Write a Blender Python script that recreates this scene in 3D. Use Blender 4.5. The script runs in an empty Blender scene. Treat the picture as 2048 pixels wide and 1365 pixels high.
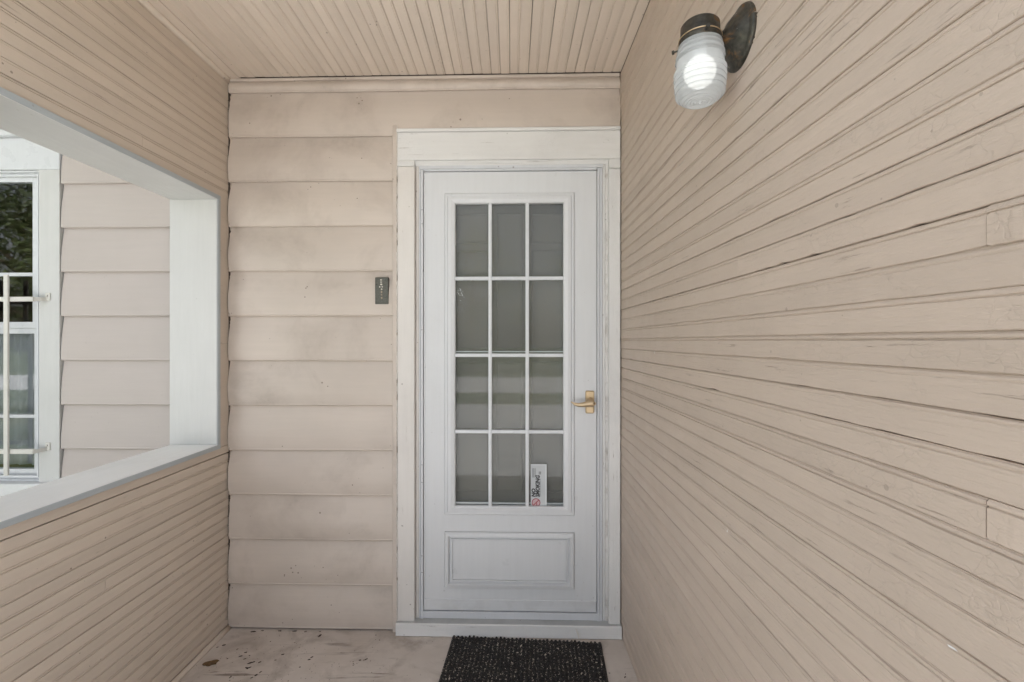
import bpy, bmesh, math, random
from mathutils import Vector, Matrix

random.seed(7)
R = math.radians
sc = bpy.context.scene
col = sc.collection

# ------------------------------------------------------------------ camera, world, sun, exposure
F = 910.0                      # focal length in pixels of the 2048 px wide photograph (16 mm on 36 mm)
H = 1.364                      # camera height above the porch floor
D0 = 2.141                     # distance to the back wall on the axis
TK = 0.025                     # the back wall is a little askew
cam = bpy.data.cameras.new('camera')
cam.sensor_width = 36.0; cam.lens = 16.0; cam.clip_start = 0.02; cam.clip_end = 500
camo = bpy.data.objects.new('camera', cam); col.objects.link(camo)
camo.location = (0, 0, H); camo.rotation_euler = (R(90), 0, 0)
sc.camera = camo

SUN_EL, SUN_AZ = 55.0, 12.0   # degrees; azimuth clockwise from +Y
world = bpy.data.worlds.new('World'); sc.world = world
world.use_nodes = True
wn, wl = world.node_tree.nodes, world.node_tree.links
wn.clear()
sky = wn.new('ShaderNodeTexSky'); sky.sky_type = 'NISHITA'; sky.sun_disc = False
sky.sun_elevation = R(SUN_EL); sky.sun_rotation = R(SUN_AZ)
sky.air_density = 1.0; sky.dust_density = 4.0; sky.ozone_density = 1.0
hs = wn.new('ShaderNodeHueSaturation'); hs.inputs['Saturation'].default_value = 0.30
bg = wn.new('ShaderNodeBackground'); bg.inputs['Strength'].default_value = 0.15
wo = wn.new('ShaderNodeOutputWorld')
wl.new(sky.outputs[0], hs.inputs['Color']); wl.new(hs.outputs[0], bg.inputs['Color']); wl.new(bg.outputs[0], wo.inputs[0])

sl = bpy.data.lights.new('sun', 'SUN'); sl.energy = 5.0; sl.angle = R(0.5); sl.color = (1.0, 0.985, 0.965)
so = bpy.data.objects.new('sun', sl); col.objects.link(so)
sd = Vector((math.sin(R(SUN_AZ)) * math.cos(R(SUN_EL)), math.cos(R(SUN_AZ)) * math.cos(R(SUN_EL)), math.sin(R(SUN_EL))))
so.rotation_euler = (-sd).to_track_quat('-Z', 'Y').to_euler(); so.location = sd * 20

sc.view_settings.view_transform = 'Standard'; sc.view_settings.look = 'None'
sc.view_settings.gamma = 1.0; sc.view_settings.exposure = 1.76
sc.view_settings.use_curve_mapping = False
sc.cycles.max_bounces = 10; sc.cycles.diffuse_bounces = 6; sc.cycles.adaptive_threshold = 0.02; sc.cycles.transparent_max_bounces = 16
sc.cycles.use_denoising = True

# ------------------------------------------------------------------ pixels to places
def wx(px, w=0.0):             # x on the back wall plane (w metres proud of it)
    t = (px - 1024) / F
    return t * (D0 - w) / (1 + TK * t)
TH = math.atan(TK)
def pu(px, w=0.0): return wx(px, w) / math.cos(TH)
def pz(px, py, w=0.0):
    t = (px - 1024) / F
    return H + (682.5 - py) / F * (D0 - w) / (1 + TK * t)
WALLM = Matrix.Translation((0, D0, 0)) @ Matrix.Rotation(-TH, 4, 'Z')   # local: x along the wall, -y towards the porch, z up
def wallpt(u, w, z): return WALLM @ Vector((u, -w, z))

XR = 0.505; XL = -1.348; XLO = -1.544; ZC = H + 1.245; YF = 0.25; YC = 0.88   # street ends of right wall and roof; roof cut back to admit sky light

# ------------------------------------------------------------------ materials
def mat(name):
    m = bpy.data.materials.new(name); m.use_nodes = True
    n = m.node_tree.nodes; l = m.node_tree.links
    return m, n, l, n['Principled BSDF']

class NB:
    """small helper to write node graphs"""
    def __init__(s, m): s.n = m.node_tree.nodes; s.l = m.node_tree.links
    def __call__(s, t, **kw):
        nd = s.n.new(t)
        for k, v in kw.items(): setattr(nd, k, v)
        return nd
    def link(s, a, b): s.l.new(a, b)
    def coords(s, scale=(1, 1, 1), rnd=True):
        tc = s('ShaderNodeTexCoord'); out = tc.outputs['Object']
        if rnd:
            oi = s('ShaderNodeObjectInfo'); mu = s('ShaderNodeMath', operation='MULTIPLY'); mu.inputs[1].default_value = 53.0
            s.link(oi.outputs['Random'], mu.inputs[0])
            ad = s('ShaderNodeVectorMath', operation='ADD'); s.link(out, ad.inputs[0]); s.link(mu.outputs[0], ad.inputs[1]); out = ad.outputs[0]
        mp = s('ShaderNodeMapping'); mp.inputs['Scale'].default_value = scale; s.link(out, mp.inputs['Vector'])
        return mp.outputs[0]
    def noise(s, vec, scale, detail=4, rough=0.55, dist=0.0):
        t = s('ShaderNodeTexNoise'); t.inputs['Scale'].default_value = scale; t.inputs['Detail'].default_value = detail
        t.inputs['Roughness'].default_value = rough; t.inputs['Distortion'].default_value = dist; s.link(vec, t.inputs['Vector']); return t.outputs['Fac']
    def ramp(s, fac, a, b, va=0.0, vb=1.0):
        t = s('ShaderNodeMapRange'); t.clamp = True
        t.inputs['From Min'].default_value = a; t.inputs['From Max'].default_value = b; t.inputs['To Min'].default_value = va; t.inputs['To Max'].default_value = vb
        s.link(fac, t.inputs['Value']); return t.outputs[0]
    def mix(s, fac, a, b, mode='MIX'):
        t = s('ShaderNodeMix', data_type='RGBA', blend_type=mode)
        for v, i in ((fac, 0), (a, 6), (b, 7)):
            if isinstance(v, (int, float)): t.inputs[i].default_value = v
            elif isinstance(v, tuple): t.inputs[i].default_value = (*v[:3], 1)
            else: s.link(v, t.inputs[i])
        return t.outputs[2]
    def math(s, op, a, b=0.0):
        t = s('ShaderNodeMath', operation=op)
        for v, i in ((a, 0), (b, 1)):
            if isinstance(v, (int, float)): t.inputs[i].default_value = v
            else: s.link(v, t.inputs[i])
        return t.outputs[0]
    def bump(s, h, strength, dist, normal=None):
        t = s('ShaderNodeBump'); t.inputs['Strength'].default_value = strength; t.inputs['Distance'].default_value = dist
        s.link(h, t.inputs['Height'])
        if normal is not None: s.link(normal, t.inputs['Normal'])
        return t.outputs[0]

def paint(name, c, rough=0.5, axis='x', var=0.05, grain=0.25, specks=0.35, grime=0.0, gcol=(0.16, 0.13, 0.10), gscale=2.2,
          chips=0.0, chipcol=(0.2, 0.15, 0.1), cracks=0.0, rvar=0.05, spec=0.3, fine=0.2):
    m, n, l, b = mat(name); k = NB(m)
    st = {'x': (0.06, 1, 1), 'y': (1, 0.06, 1), 'z': (1, 1, 0.06)}[axis]
    base = k.coords(); lng = k.coords(st)
    big = k.noise(base, 2.6, 3); streak = k.noise(lng, 60, 4, 0.6)
    colr = k.mix(k.ramp(big, 0.3, 0.7), tuple(x * (1 - var) for x in c), tuple(min(1, x * (1 + var)) for x in c))
    colr = k.mix(k.ramp(streak, 0.35, 0.72, 0.0, 0.12), colr, tuple(x * 0.72 for x in c))
    oi = k('ShaderNodeObjectInfo')
    rv = k.ramp(oi.outputs['Random'], 0, 1, 1 - rvar, 1 + rvar)
    hv = k('ShaderNodeHueSaturation'); k.link(rv, hv.inputs['Value']); k.link(colr, hv.inputs['Color']); colr = hv.outputs[0]
    if grime:
        g1 = k.noise(base, gscale, 5, 0.6, 0.4); g2 = k.noise(base, 28, 4, 0.7)
        g = k.math('MULTIPLY', k.ramp(g1, 0.50, 0.74), k.ramp(g2, 0.25, 0.7, 0.35, 1.0))
        colr = k.mix(k.math('MULTIPLY', g, grime), colr, gcol)
    if specks:
        v = k('ShaderNodeTexVoronoi'); v.inputs['Scale'].default_value = 38; k.link(base, v.inputs['Vector'])
        gate = k.noise(base, 9, 2)
        sz = k.ramp(gate, 0.52, 0.72, 0.0, 0.17)
        sp = k.math('LESS_THAN', v.outputs['Distance'], sz)
        colr = k.mix(k.math('MULTIPLY', sp, specks), colr, (0.13, 0.095, 0.07))
    h = None
    if chips:
        q = k.noise(lng, 90, 6, 0.7, 0.3); q2 = k.noise(base, 7, 3)
        cm = k.math('MULTIPLY', k.ramp(q, 0.63, 0.66), k.ramp(q2, 0.46, 0.56))
        colr = k.mix(k.math('MULTIPLY', cm, chips), colr, chipcol); h = cm
    if cracks:
        v2 = k('ShaderNodeTexVoronoi'); v2.feature = 'DISTANCE_TO_EDGE'; v2.inputs['Scale'].default_value = 48
        nt = k('ShaderNodeTexNoise'); nt.inputs['Scale'].default_value = 30; nt.inputs['Detail'].default_value = 4; k.link(base, nt.inputs['Vector'])
        vs = k('ShaderNodeVectorMath', operation='SCALE'); vs.inputs['Scale'].default_value = 0.035; k.link(nt.outputs['Color'], vs.inputs[0])
        va = k('ShaderNodeVectorMath', operation='ADD'); k.link(base, va.inputs[0]); k.link(vs.outputs[0], va.inputs[1]); k.link(va.outputs[0], v2.inputs['Vector'])
        q3 = k.noise(base, 6, 3)
        ck = k.math('MULTIPLY', k.ramp(v2.outputs['Distance'], 0.0, 0.05, 1, 0), k.ramp(q3, 0.5, 0.6))
        colr = k.mix(k.math('MULTIPLY', ck, cracks * 0.5), colr, tuple(x * 0.6 for x in c))
    k.link(colr, b.inputs['Base Color'])
    rr = k.noise(base, 14, 3); k.link(k.ramp(rr, 0.3, 0.7, rough - 0.08, rough + 0.1), b.inputs['Roughness'])
    b.inputs['Specular IOR Level'].default_value = spec
    g3 = k.noise(lng, 150, 4, 0.65); nb = k.bump(g3, grain, 0.0024)
    g4 = k.noise(base, 260, 3, 0.6); nb = k.bump(g4, fine, 0.0008, nb)
    if h is not None: 
        inv = k.math('SUBTRACT', 1.0, h); nb = k.bump(inv, 0.5, 0.0012, nb)
    if cracks: nb = k.bump(k.math('SUBTRACT', 1.0, ck), 0.35, 0.0012, nb)
    k.link(nb, b.inputs['Normal'])
    return m

def plain(name, c, rough=0.5, metal=0.0, spec=0.5, var=0.1, scale=20):
    m, n, l, b = mat(name); k = NB(m)
    q = k.noise(k.coords(), scale, 4)
    k.link(k.mix(k.ramp(q, 0.3, 0.7), tuple(x * (1 - var) for x in c), tuple(min(1, x * (1 + var)) for x in c)), b.inputs['Base Color'])
    b.inputs['Roughness'].default_value = rough; b.inputs['Metallic'].default_value = metal
    b.inputs['Specular IOR Level'].default_value = spec
    return m

TAN = (0.545, 0.450, 0.376)
M = {}
M['tan_wall'] = paint('tan_wall_paint', TAN, 0.5, 'y', 0.035, 0.9, 0.3, 0.10, cracks=0.3, chips=0.6, chipcol=(0.27, 0.21, 0.165), rvar=0.03, fine=0.35)
M['tan_left_lit'] = paint('tan_partition_paint_lit', (0.60, 0.51, 0.425), 0.5, 'y', 0.04, 0.35, 0.6, 0.14, chips=0.4, chipcol=(0.2, 0.15, 0.11), rvar=0.04)  # wall tan made lighter, extra light on the partition put into the colour
M['tan_ceiling_lit'] = paint('tan_ceiling_paint_lit', (0.70, 0.61, 0.52), 0.5, 'y', 0.03, 0.25, 0.5, 0.10, rvar=0.03)  # same tan as the walls, lightened: missing ceiling light put into the colour
M['tan_trim'] = paint('tan_trim_paint', (0.50, 0.40, 0.32), 0.5, 'z', 0.05, 0.3, 0.6, 0.3, rvar=0.02)
M['siding'] = paint('siding_paint', (0.55, 0.478, 0.42), 0.42, 'x', 0.06, 0.12, 0.7, 0.66, gcol=(0.30, 0.245, 0.205), gscale=3.0, rvar=0.02, spec=0.35, fine=0.1)
M['siding_clean'] = paint('clean_siding', (0.505, 0.448, 0.418), 0.42, 'x', 0.03, 0.12, 0.1, 0.0, rvar=0.02, spec=0.35, fine=0.1)
M['old_white'] = paint('old_white_paint', (0.695, 0.685, 0.67), 0.5, 'x', 0.05, 0.45, 0.35, 0.18, gcol=(0.3, 0.27, 0.24), chips=0.5, chipcol=(0.34, 0.31, 0.28), cracks=0.25, rvar=0.02, fine=0.4)
M['old_white_v'] = paint('old_white_upright_paint', (0.695, 0.685, 0.67), 0.5, 'z', 0.05, 0.45, 0.45, 0.22, gcol=(0.3, 0.27, 0.24), chips=0.75, chipcol=(0.30, 0.27, 0.24), cracks=0.25, rvar=0.02, fine=0.4)
M['peeled'] = paint('peeled_white_paint', (0.66, 0.64, 0.615), 0.55, 'z', 0.06, 0.5, 0.6, 0.9, gcol=(0.26, 0.22, 0.18), gscale=16, chips=0.9, chipcol=(0.17, 0.13, 0.10), rvar=0.0, fine=0.5)
M['cream'] = paint('cream_casing_paint', (0.675, 0.64, 0.605), 0.5, 'z', 0.04, 0.35, 0.5, 0.2, gcol=(0.32, 0.27, 0.22), chips=0.4, chipcol=(0.33, 0.28, 0.23), rvar=0.02, fine=0.4)
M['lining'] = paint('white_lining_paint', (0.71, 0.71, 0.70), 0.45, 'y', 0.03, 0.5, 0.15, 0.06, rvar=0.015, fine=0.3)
M['lining_sill_lit'] = paint('white_sill_paint_lit', (0.84, 0.84, 0.82), 0.45, 'y', 0.03, 0.5, 0.3, 0.12, rvar=0.0, fine=0.3)  # lining white brightened, light on the sill top put into the colour
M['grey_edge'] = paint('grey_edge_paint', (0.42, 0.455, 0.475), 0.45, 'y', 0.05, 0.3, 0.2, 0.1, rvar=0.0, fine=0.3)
M['lining_v_dimmed'] = paint('white_jamb_paint_dimmed', (0.60, 0.595, 0.58), 0.45, 'z', 0.03, 0.3, 0.15, 0.06, rvar=0.015, fine=0.3)  # lining white darkened, strong light on the jambs offset in the colour
M['door'] = paint('door_white', (0.63, 0.635, 0.645), 0.35, 'z', 0.015, 0.05, 0.18, 0.05, rvar=0.0, spec=0.4, fine=0.08)
M['kick'] = paint('kick_plate_white', (0.63, 0.635, 0.645), 0.35, 'x', 0.02, 0.05, 0.3, 0.5, gcol=(0.36, 0.34, 0.32), gscale=7, rvar=0.0)
M['alu'] = paint('frame_white', (0.60, 0.61, 0.63), 0.35, 'z', 0.02, 0.1, 0.45, 0.15, gcol=(0.3, 0.3, 0.31), rvar=0.0)
M['sill'] = paint('sill_grey_paint', (0.45, 0.455, 0.45), 0.6, 'x', 0.06, 0.3, 0.6, 0.55, gcol=(0.25, 0.24, 0.22), gscale=6, chips=0.6, chipcol=(0.28, 0.26, 0.24), rvar=0.0, fine=0.5)
M['vinyl'] = paint('vinyl_white', (0.64, 0.65, 0.67), 0.3, 'z', 0.01, 0.03, 0.1, 0.0, rvar=0.0, fine=0.03)
M['bars'] = plain('bar_cream', (0.62, 0.60, 0.555), 0.4, var=0.04)
M['backing'] = plain('dark_backing', (0.11, 0.08, 0.06), 0.9, var=0.2)
M['caulk'] = paint('dirty_caulk', (0.55, 0.46, 0.385), 0.6, 'z', 0.1, 0.4, 0.8, 0.7, gcol=(0.12, 0.09, 0.065), gscale=9, rvar=0.0)
M['black'] = plain('black_ink', (0.02, 0.02, 0.022), 0.6)
M['red'] = plain('red_ink', (0.30, 0.045, 0.06), 0.6)
M['pinkink'] = plain('pale_red_ink', (0.55, 0.38, 0.40), 0.6)
M['sticker'] = plain('sticker_paper', (0.50, 0.52, 0.53), 0.5, var=0.03)
M['sticker_edge'] = plain('sticker_margin', (0.62, 0.64, 0.65), 0.5, var=0.03)
M['brass'] = plain('satin_brass', (0.55, 0.42, 0.27), 0.38, 0.75, var=0.08)
M['brass_dark'] = plain('dark_brass', (0.13, 0.09, 0.05), 0.5, 0.5)
M['pewter'] = plain('dark_green_metal', (0.10, 0.10, 0.085), 0.55, 0.3, var=0.3, scale=120)
M['bead'] = plain('pale_stone', (0.78, 0.74, 0.66), 0.4, var=0.15, scale=200)
M['bead_tan'] = plain('tan_stone', (0.36, 0.29, 0.22), 0.4, var=0.15, scale=200)
M['dryleaf'] = plain('dry_leaf', (0.13, 0.075, 0.03), 0.8, var=0.35, scale=60)
M['litter'] = plain('dark_litter', (0.045, 0.03, 0.02), 0.9, var=0.4, scale=60)
M['chip'] = plain('pale_wood_chip', (0.55, 0.48, 0.40), 0.8, var=0.3, scale=90)
M['straw'] = plain('pale_straw', (0.62, 0.58, 0.52), 0.6, var=0.1)
M['white_chip'] = plain('white_paint_chip', (0.75, 0.74, 0.72), 0.5, var=0.05)
M['concrete'] = plain('path_concrete', (0.56, 0.555, 0.55), 0.9, var=0.12, scale=6)
M['bark'] = plain('bark', (0.09, 0.065, 0.045), 0.9, var=0.3)
M['curtain'] = plain('grey_sheer', (0.30, 0.32, 0.34), 0.9, var=0.15, scale=4)
M['room'] = plain('room_wall', (0.20, 0.15, 0.10), 0.9)

def m_inner_door():
    m, n, l, b = mat('inner_door_taupe'); k = NB(m)
    q = k.noise(k.coords((1, 1, 0.15)), 9, 4)
    k.link(k.mix(k.ramp(q, 0.3, 0.7), (0.40, 0.345, 0.26), (0.45, 0.39, 0.30)), b.inputs['Base Color'])
    b.inputs['Roughness'].default_value = 0.55
    return m
M['inner_door'] = m_inner_door()

def m_glass(name, refl=1.0, tint=(0.92, 0.94, 0.93), film=0.0, dirt=0.0):
    m = bpy.data.materials.new(name); m.use_nodes = True; k = NB(m); k.n.clear()
    out = k('ShaderNodeOutputMaterial'); tr = k('ShaderNodeBsdfTransparent'); tr.inputs[0].default_value = (*tint, 1)
    gl = k('ShaderNodeBsdfGlossy'); gl.inputs['Roughness'].default_value = 0.02
    fr = k('ShaderNodeFresnel'); fr.inputs['IOR'].default_value = 1.5
    f = k.math('MULTIPLY', fr.outputs[0], refl)
    mx = k('ShaderNodeMixShader'); k.link(f, mx.inputs[0]); k.link(tr.outputs[0], mx.inputs[1]); k.link(gl.outputs[0], mx.inputs[2])
    last = mx.outputs[0]
    if film:
        df = k('ShaderNodeBsdfDiffuse'); df.inputs[0].default_value = (0.55, 0.55, 0.54, 1)
        q = k.noise(k.coords(rnd=False), 5, 5, 0.6); q2 = k.noise(k.coords((1, 1, 0.2), rnd=False), 70, 4)
        ff = k.math('MULTIPLY', k.ramp(q, 0.35, 0.7, 0.25, 1.0), k.ramp(q2, 0.3, 0.75, 0.6, 1.0))
        ff = k.math('MULTIPLY', ff, film)
        m2 = k('ShaderNodeMixShader'); k.link(ff, m2.inputs[0]); k.link(last, m2.inputs[1]); k.link(df.outputs[0], m2.inputs[2]); last = m2.outputs[0]
    k.link(last, out.inputs[0]); return m
M['glass'] = m_glass('door_glass', 0.75, film=0.025)
M['win_glass'] = m_glass('window_glass', 1.5)

def m_screen():
    m = bpy.data.materials.new('insect_screen'); m.use_nodes = True; k = NB(m); k.n.clear()
    out = k('ShaderNodeOutputMaterial'); tr = k('ShaderNodeBsdfTransparent'); df = k('ShaderNodeBsdfDiffuse')
    df.inputs[0].default_value = (0.19, 0.195, 0.195, 1)
    mx = k('ShaderNodeMixShader')
    q = k.noise(k.coords((1, 1, 1), rnd=False), 900, 1)
    k.link(k.ramp(q, 0.35, 0.65, 0.48, 0.64), mx.inputs[0]); k.link(tr.outputs[0], mx.inputs[1]); k.link(df.outputs[0], mx.inputs[2]); k.link(mx.outputs[0], out.inputs[0])
    return m
M['screen'] = m_screen()

def m_lamp_glass():
    m = bpy.data.materials.new('ribbed_lamp_glass'); m.use_nodes = True; k = NB(m); k.n.clear()
    out = k('ShaderNodeOutputMaterial')
    tr = k('ShaderNodeBsdfTransparent'); tr.inputs[0].default_value = (0.93, 0.95, 0.95, 1)
    tl = k('ShaderNodeBsdfTranslucent'); tl.inputs[0].default_value = (0.62, 0.64, 0.65, 1)
    df = k('ShaderNodeBsdfDiffuse'); df.inputs[0].default_value = (0.45, 0.47, 0.48, 1)
    gl = k('ShaderNodeBsdfGlossy'); gl.inputs['Roughness'].default_value = 0.12
    lw = k('ShaderNodeLayerWeight'); lw.inputs[0].default_value = 0.35
    a = k('ShaderNodeMixShader'); a.inputs[0].default_value = 0.5; k.link(tl.outputs[0], a.inputs[1]); k.link(df.outputs[0], a.inputs[2])
    c = k('ShaderNodeMixShader'); k.link(k.ramp(lw.outputs['Facing'], 0.05, 0.9, 0.78, 0.95), c.inputs[0]); k.link(tr.outputs[0], c.inputs[1]); k.link(a.outputs[0], c.inputs[2])
    fr = k('ShaderNodeFresnel'); fr.inputs['IOR'].default_value = 1.45
    d = k('ShaderNodeMixShader'); k.link(fr.outputs[0], d.inputs[0]); k.link(c.outputs[0], d.inputs[1]); k.link(gl.outputs[0], d.inputs[2])
    k.link(d.outputs[0], out.inputs[0]); return m
M['lamp_glass'] = m_lamp_glass()

def m_bulb():
    m, n, l, b = mat('lit_bulb')
    b.inputs['Base Color'].default_value = (0.9, 0.9, 0.88, 1)
    b.inputs['Emission Color'].default_value = (1.0, 0.97, 0.92, 1); b.inputs['Emission Strength'].default_value = 0.62
    return m
M['bulb'] = m_bulb()

def m_bronze():
    m, n, l, b = mat('weathered_bronze'); k = NB(m); cs = k.coords(rnd=False)
    q = k.noise(cs, 24, 6, 0.65, 0.6); q2 = k.noise(cs, 90, 4)
    c = k.mix(k.ramp(q2, 0.3, 0.7), (0.035, 0.033, 0.028), (0.085, 0.078, 0.062))
    rust = k.ramp(q, 0.54, 0.68); c = k.mix(rust, c, (0.24, 0.115, 0.035))
    q3 = k.noise(cs, 55, 3); c = k.mix(k.ramp(q3, 0.70, 0.73), c, (0.5, 0.43, 0.36))
    k.link(c, b.inputs['Base Color'])
    k.link(k.ramp(rust, 0, 1, 0.65, 0.1), b.inputs['Metallic']); k.link(k.ramp(rust, 0, 1, 0.42, 0.85), b.inputs['Roughness'])
    k.link(k.bump(q, 0.3, 0.002), b.inputs['Normal'])
    return m
M['bronze'] = m_bronze()

def m_floor():
    m, n, l, b = mat('porch_floor_paint'); k = NB(m); cs = k.coords(rnd=False); lg = k.coords((0.07, 1, 1), rnd=False)
    big = k.noise(cs, 2.3, 4, 0.6); c = k.mix(k.ramp(big, 0.3, 0.7), (0.50, 0.435, 0.38), (0.64, 0.575, 0.52))
    st = k.noise(lg, 34, 6, 0.7, 0.4); st2 = k.noise(cs, 3.5, 3)
    sm = k.math('MULTIPLY', k.ramp(st, 0.57, 0.66), k.ramp(st2, 0.45, 0.62)); c = k.mix(k.math('MULTIPLY', sm, 0.75), c, (0.10, 0.07, 0.05))
    gr = k.noise(cs, 5.5, 5, 0.65, 0.5); c = k.mix(k.ramp(gr, 0.48, 0.74, 0, 0.62), c, (0.20, 0.155, 0.12))
    v = k('ShaderNodeTexVoronoi'); v.inputs['Scale'].default_value = 60; k.link(cs, v.inputs['Vector'])
    sp = k.math('LESS_THAN', v.outputs['Distance'], k.ramp(k.noise(cs, 8, 2), 0.48, 0.7, 0.0, 0.2)); c = k.mix(k.math('MULTIPLY', sp, 0.7), c, (0.08, 0.055, 0.04))
    k.link(c, b.inputs['Base Color']); b.inputs['Roughness'].default_value = 0.65; b.inputs['Specular IOR Level'].default_value = 0.3
    nb = k.bump(k.noise(lg, 90, 5, 0.65), 0.5, 0.0025); nb = k.bump(sm, -0.4, 0.0015, nb)
    k.link(nb, b.inputs['Normal']); return m
M['floor'] = m_floor()

def m_mat():
    m, n, l, b = mat('black_mat_fibre'); k = NB(m); cs = k.coords(rnd=False)
    q = k.noise(cs, 160, 4, 0.7); c = k.mix(k.ramp(q, 0.45, 0.75), (0.008, 0.007, 0.007), (0.055, 0.046, 0.04))
    k.link(c, b.inputs['Base Color']); b.inputs['Roughness'].default_value = 0.75
    k.link(k.bump(q, 0.8, 0.004), b.inputs['Normal']); return m
M['mat'] = m_mat()

def m_grass():
    m, n, l, b = mat('lawn_grass'); k = NB(m); cs = k.coords(rnd=False)
    q = k.noise(cs, 40, 5); q2 = k.noise(cs, 0.6, 3)
    c = k.mix(k.ramp(q, 0.3, 0.7), (0.035, 0.06, 0.018), (0.10, 0.14, 0.05)); c = k.mix(k.ramp(q2, 0.45, 0.7, 0, 0.5), c, (0.15, 0.14, 0.06))
    k.link(c, b.inputs['Base Color']); b.inputs['Roughness'].default_value = 0.9; return m
M['grass'] = m_grass()
def m_leaf():
    m, n, l, b = mat('tree_leaf'); k = NB(m)
    q = k.noise(k.coords(rnd=False), 1.3, 4); c = k.mix(k.ramp(q, 0.3, 0.7), (0.025, 0.05, 0.014), (0.11, 0.15, 0.035))
    k.link(c, b.inputs['Base Color']); b.inputs['Roughness'].default_value = 0.6; return m
M['leaf'] = m_leaf()

# ------------------------------------------------------------------ mesh helpers
class MB:
    def __init__(s): s.v = []; s.f = []; s.sm = []
    def quad(s, *p, smooth=False):
        i = len(s.v); s.v += [tuple(q) for q in p]; s.f.append(tuple(range(i, i + len(p)))); s.sm.append(smooth); return s
    def box(s, x0, x1, y0, y1, z0, z1, bevel=0.0):
        x0, x1 = sorted((x0, x1)); y0, y1 = sorted((y0, y1)); z0, z1 = sorted((z0, z1))
        if bevel > 0:
            bm = bmesh.new(); bmesh.ops.create_cube(bm, size=1)
            for v in bm.verts:
                v.co = Vector(((x0 + x1) / 2 + v.co.x * (x1 - x0), (y0 + y1) / 2 + v.co.y * (y1 - y0), (z0 + z1) / 2 + v.co.z * (z1 - z0)))
            bmesh.ops.bevel(bm, geom=list(bm.edges), offset=min(bevel, 0.45 * min(x1 - x0, y1 - y0, z1 - z0)), segments=1, affect='EDGES')
            s.add_bm(bm); bm.free(); return s
        P = [(x, y, z) for x in (x0, x1) for y in (y0, y1) for z in (z0, z1)]
        i = len(s.v); s.v += P
        for f in ((0, 1, 3, 2), (4, 6, 7, 5), (0, 4, 5, 1), (2, 3, 7, 6), (0, 2, 6, 4), (1, 5, 7, 3)):
            s.f.append(tuple(i + k for k in f)); s.sm.append(False)
        return s
    def add_bm(s, bm, smooth=False):
        i = len(s.v); bm.verts.index_update()
        s.v += [tuple(v.co) for v in bm.verts]
        for f in bm.faces: s.f.append(tuple(i + v.index for v in f.verts)); s.sm.append(smooth)
    def grid(s, rows, smooth=False, closed=False, caps=False):
        """rows: list of equal-length point lists"""
        i = len(s.v); n = len(rows[0])
        for r in rows: s.v += [tuple(p) for p in r]
        for a in range(len(rows) - 1):
            for b in range(n if closed else n - 1):
                c = (b + 1) % n
                s.f.append((i + a * n + b, i + a * n + c, i + (a + 1) * n + c, i + (a + 1) * n + b)); s.sm.append(smooth)
        if caps:
            s.f.append(tuple(i + b for b in range(n))[::-1]); s.sm.append(False)
            o = i + (len(rows) - 1) * n; s.f.append(tuple(o + b for b in range(n))); s.sm.append(False)
        return s
    def tube(s, pts, rad, sides=8, smooth=True, flat=1.0, up=(0, 0, 1)):
        rows = []; pts = [Vector(p) for p in pts]
        for k, p in enumerate(pts):
            d = (pts[min(k + 1, len(pts) - 1)] - pts[max(k - 1, 0)]).normalized()
            a = d.cross(Vector(up))
            if a.length < 1e-4: a = d.cross(Vector((1, 0, 0)))
            a.normalize(); b = a.cross(d).normalized()
            r = rad[k] if isinstance(rad, (list, tuple)) else rad
            rows.append([p + a * (r * math.cos(2 * math.pi * j / sides)) + b * (r * flat * math.sin(2 * math.pi * j / sides)) for j in range(sides)])
        return s.grid(rows, smooth, closed=True, caps=True)
    def lathe(s, prof, c=(0, 0, 0), axis='z', sides=32, smooth=True):
        rows = []
        for r, h in prof:
            row = []
            for j in range(sides):
                a = 2 * math.pi * j / sides; x, y = r * math.cos(a), r * math.sin(a)
                p = {'z': (x, y, h), 'x': (h, x, y), 'y': (x, h, y)}[axis]
                row.append((c[0] + p[0], c[1] + p[1], c[2] + p[2]))
            rows.append(row)
        return s.grid(rows, smooth, closed=True, caps=True)
    def frame(s, rects, back=None):
        """mitred frame: rects = [(x0,x1,z0,z1,y), ...] from outside in; y is depth (negative towards viewer)"""
        for a, b in zip(rects[:-1], rects[1:]):
            A = [(a[0], a[4], a[2]), (a[1], a[4], a[2]), (a[1], a[4], a[3]), (a[0], a[4], a[3])]
            Bq = [(b[0], b[4], b[2]), (b[1], b[4], b[2]), (b[1], b[4], b[3]), (b[0], b[4], b[3])]
            for i in range(4):
                j = (i + 1) % 4; s.quad(A[i], A[j], Bq[j], Bq[i])
        return s
    def plate(s, x0, x1, z0, z1, yf, yb, holes=()):
        xs = sorted({x0, x1, *[h[0] for h in holes], *[h[1] for h in holes]}); zs = sorted({z0, z1, *[h[2] for h in holes], *[h[3] for h in holes]})
        def solid(i, j):
            if i < 0 or j < 0 or i >= len(xs) - 1 or j >= len(zs) - 1: return False
            cx, cz = (xs[i] + xs[i + 1]) / 2, (zs[j] + zs[j + 1]) / 2
            return not any(h[0] < cx < h[1] and h[2] < cz < h[3] for h in holes)
        for i in range(len(xs) - 1):
            for j in range(len(zs) - 1):
                if not solid(i, j): continue
                a, b, c, d = xs[i], xs[i + 1], zs[j], zs[j + 1]
                s.quad((a, yf, c), (b, yf, c), (b, yf, d), (a, yf, d)); s.quad((a, yb, c), (a, yb, d), (b, yb, d), (b, yb, c))
                if not solid(i - 1, j): s.quad((a, yf, c), (a, yf, d), (a, yb, d), (a, yb, c))
                if not solid(i + 1, j): s.quad((b, yf, c), (b, yb, c), (b, yb, d), (b, yf, d))
                if not solid(i, j - 1): s.quad((a, yf, c), (a, yb, c), (b, yb, c), (b, yf, c))
                if not solid(i, j + 1): s.quad((a, yf, d), (b, yf, d), (b, yb, d), (a, yb, d))
        return s
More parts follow.
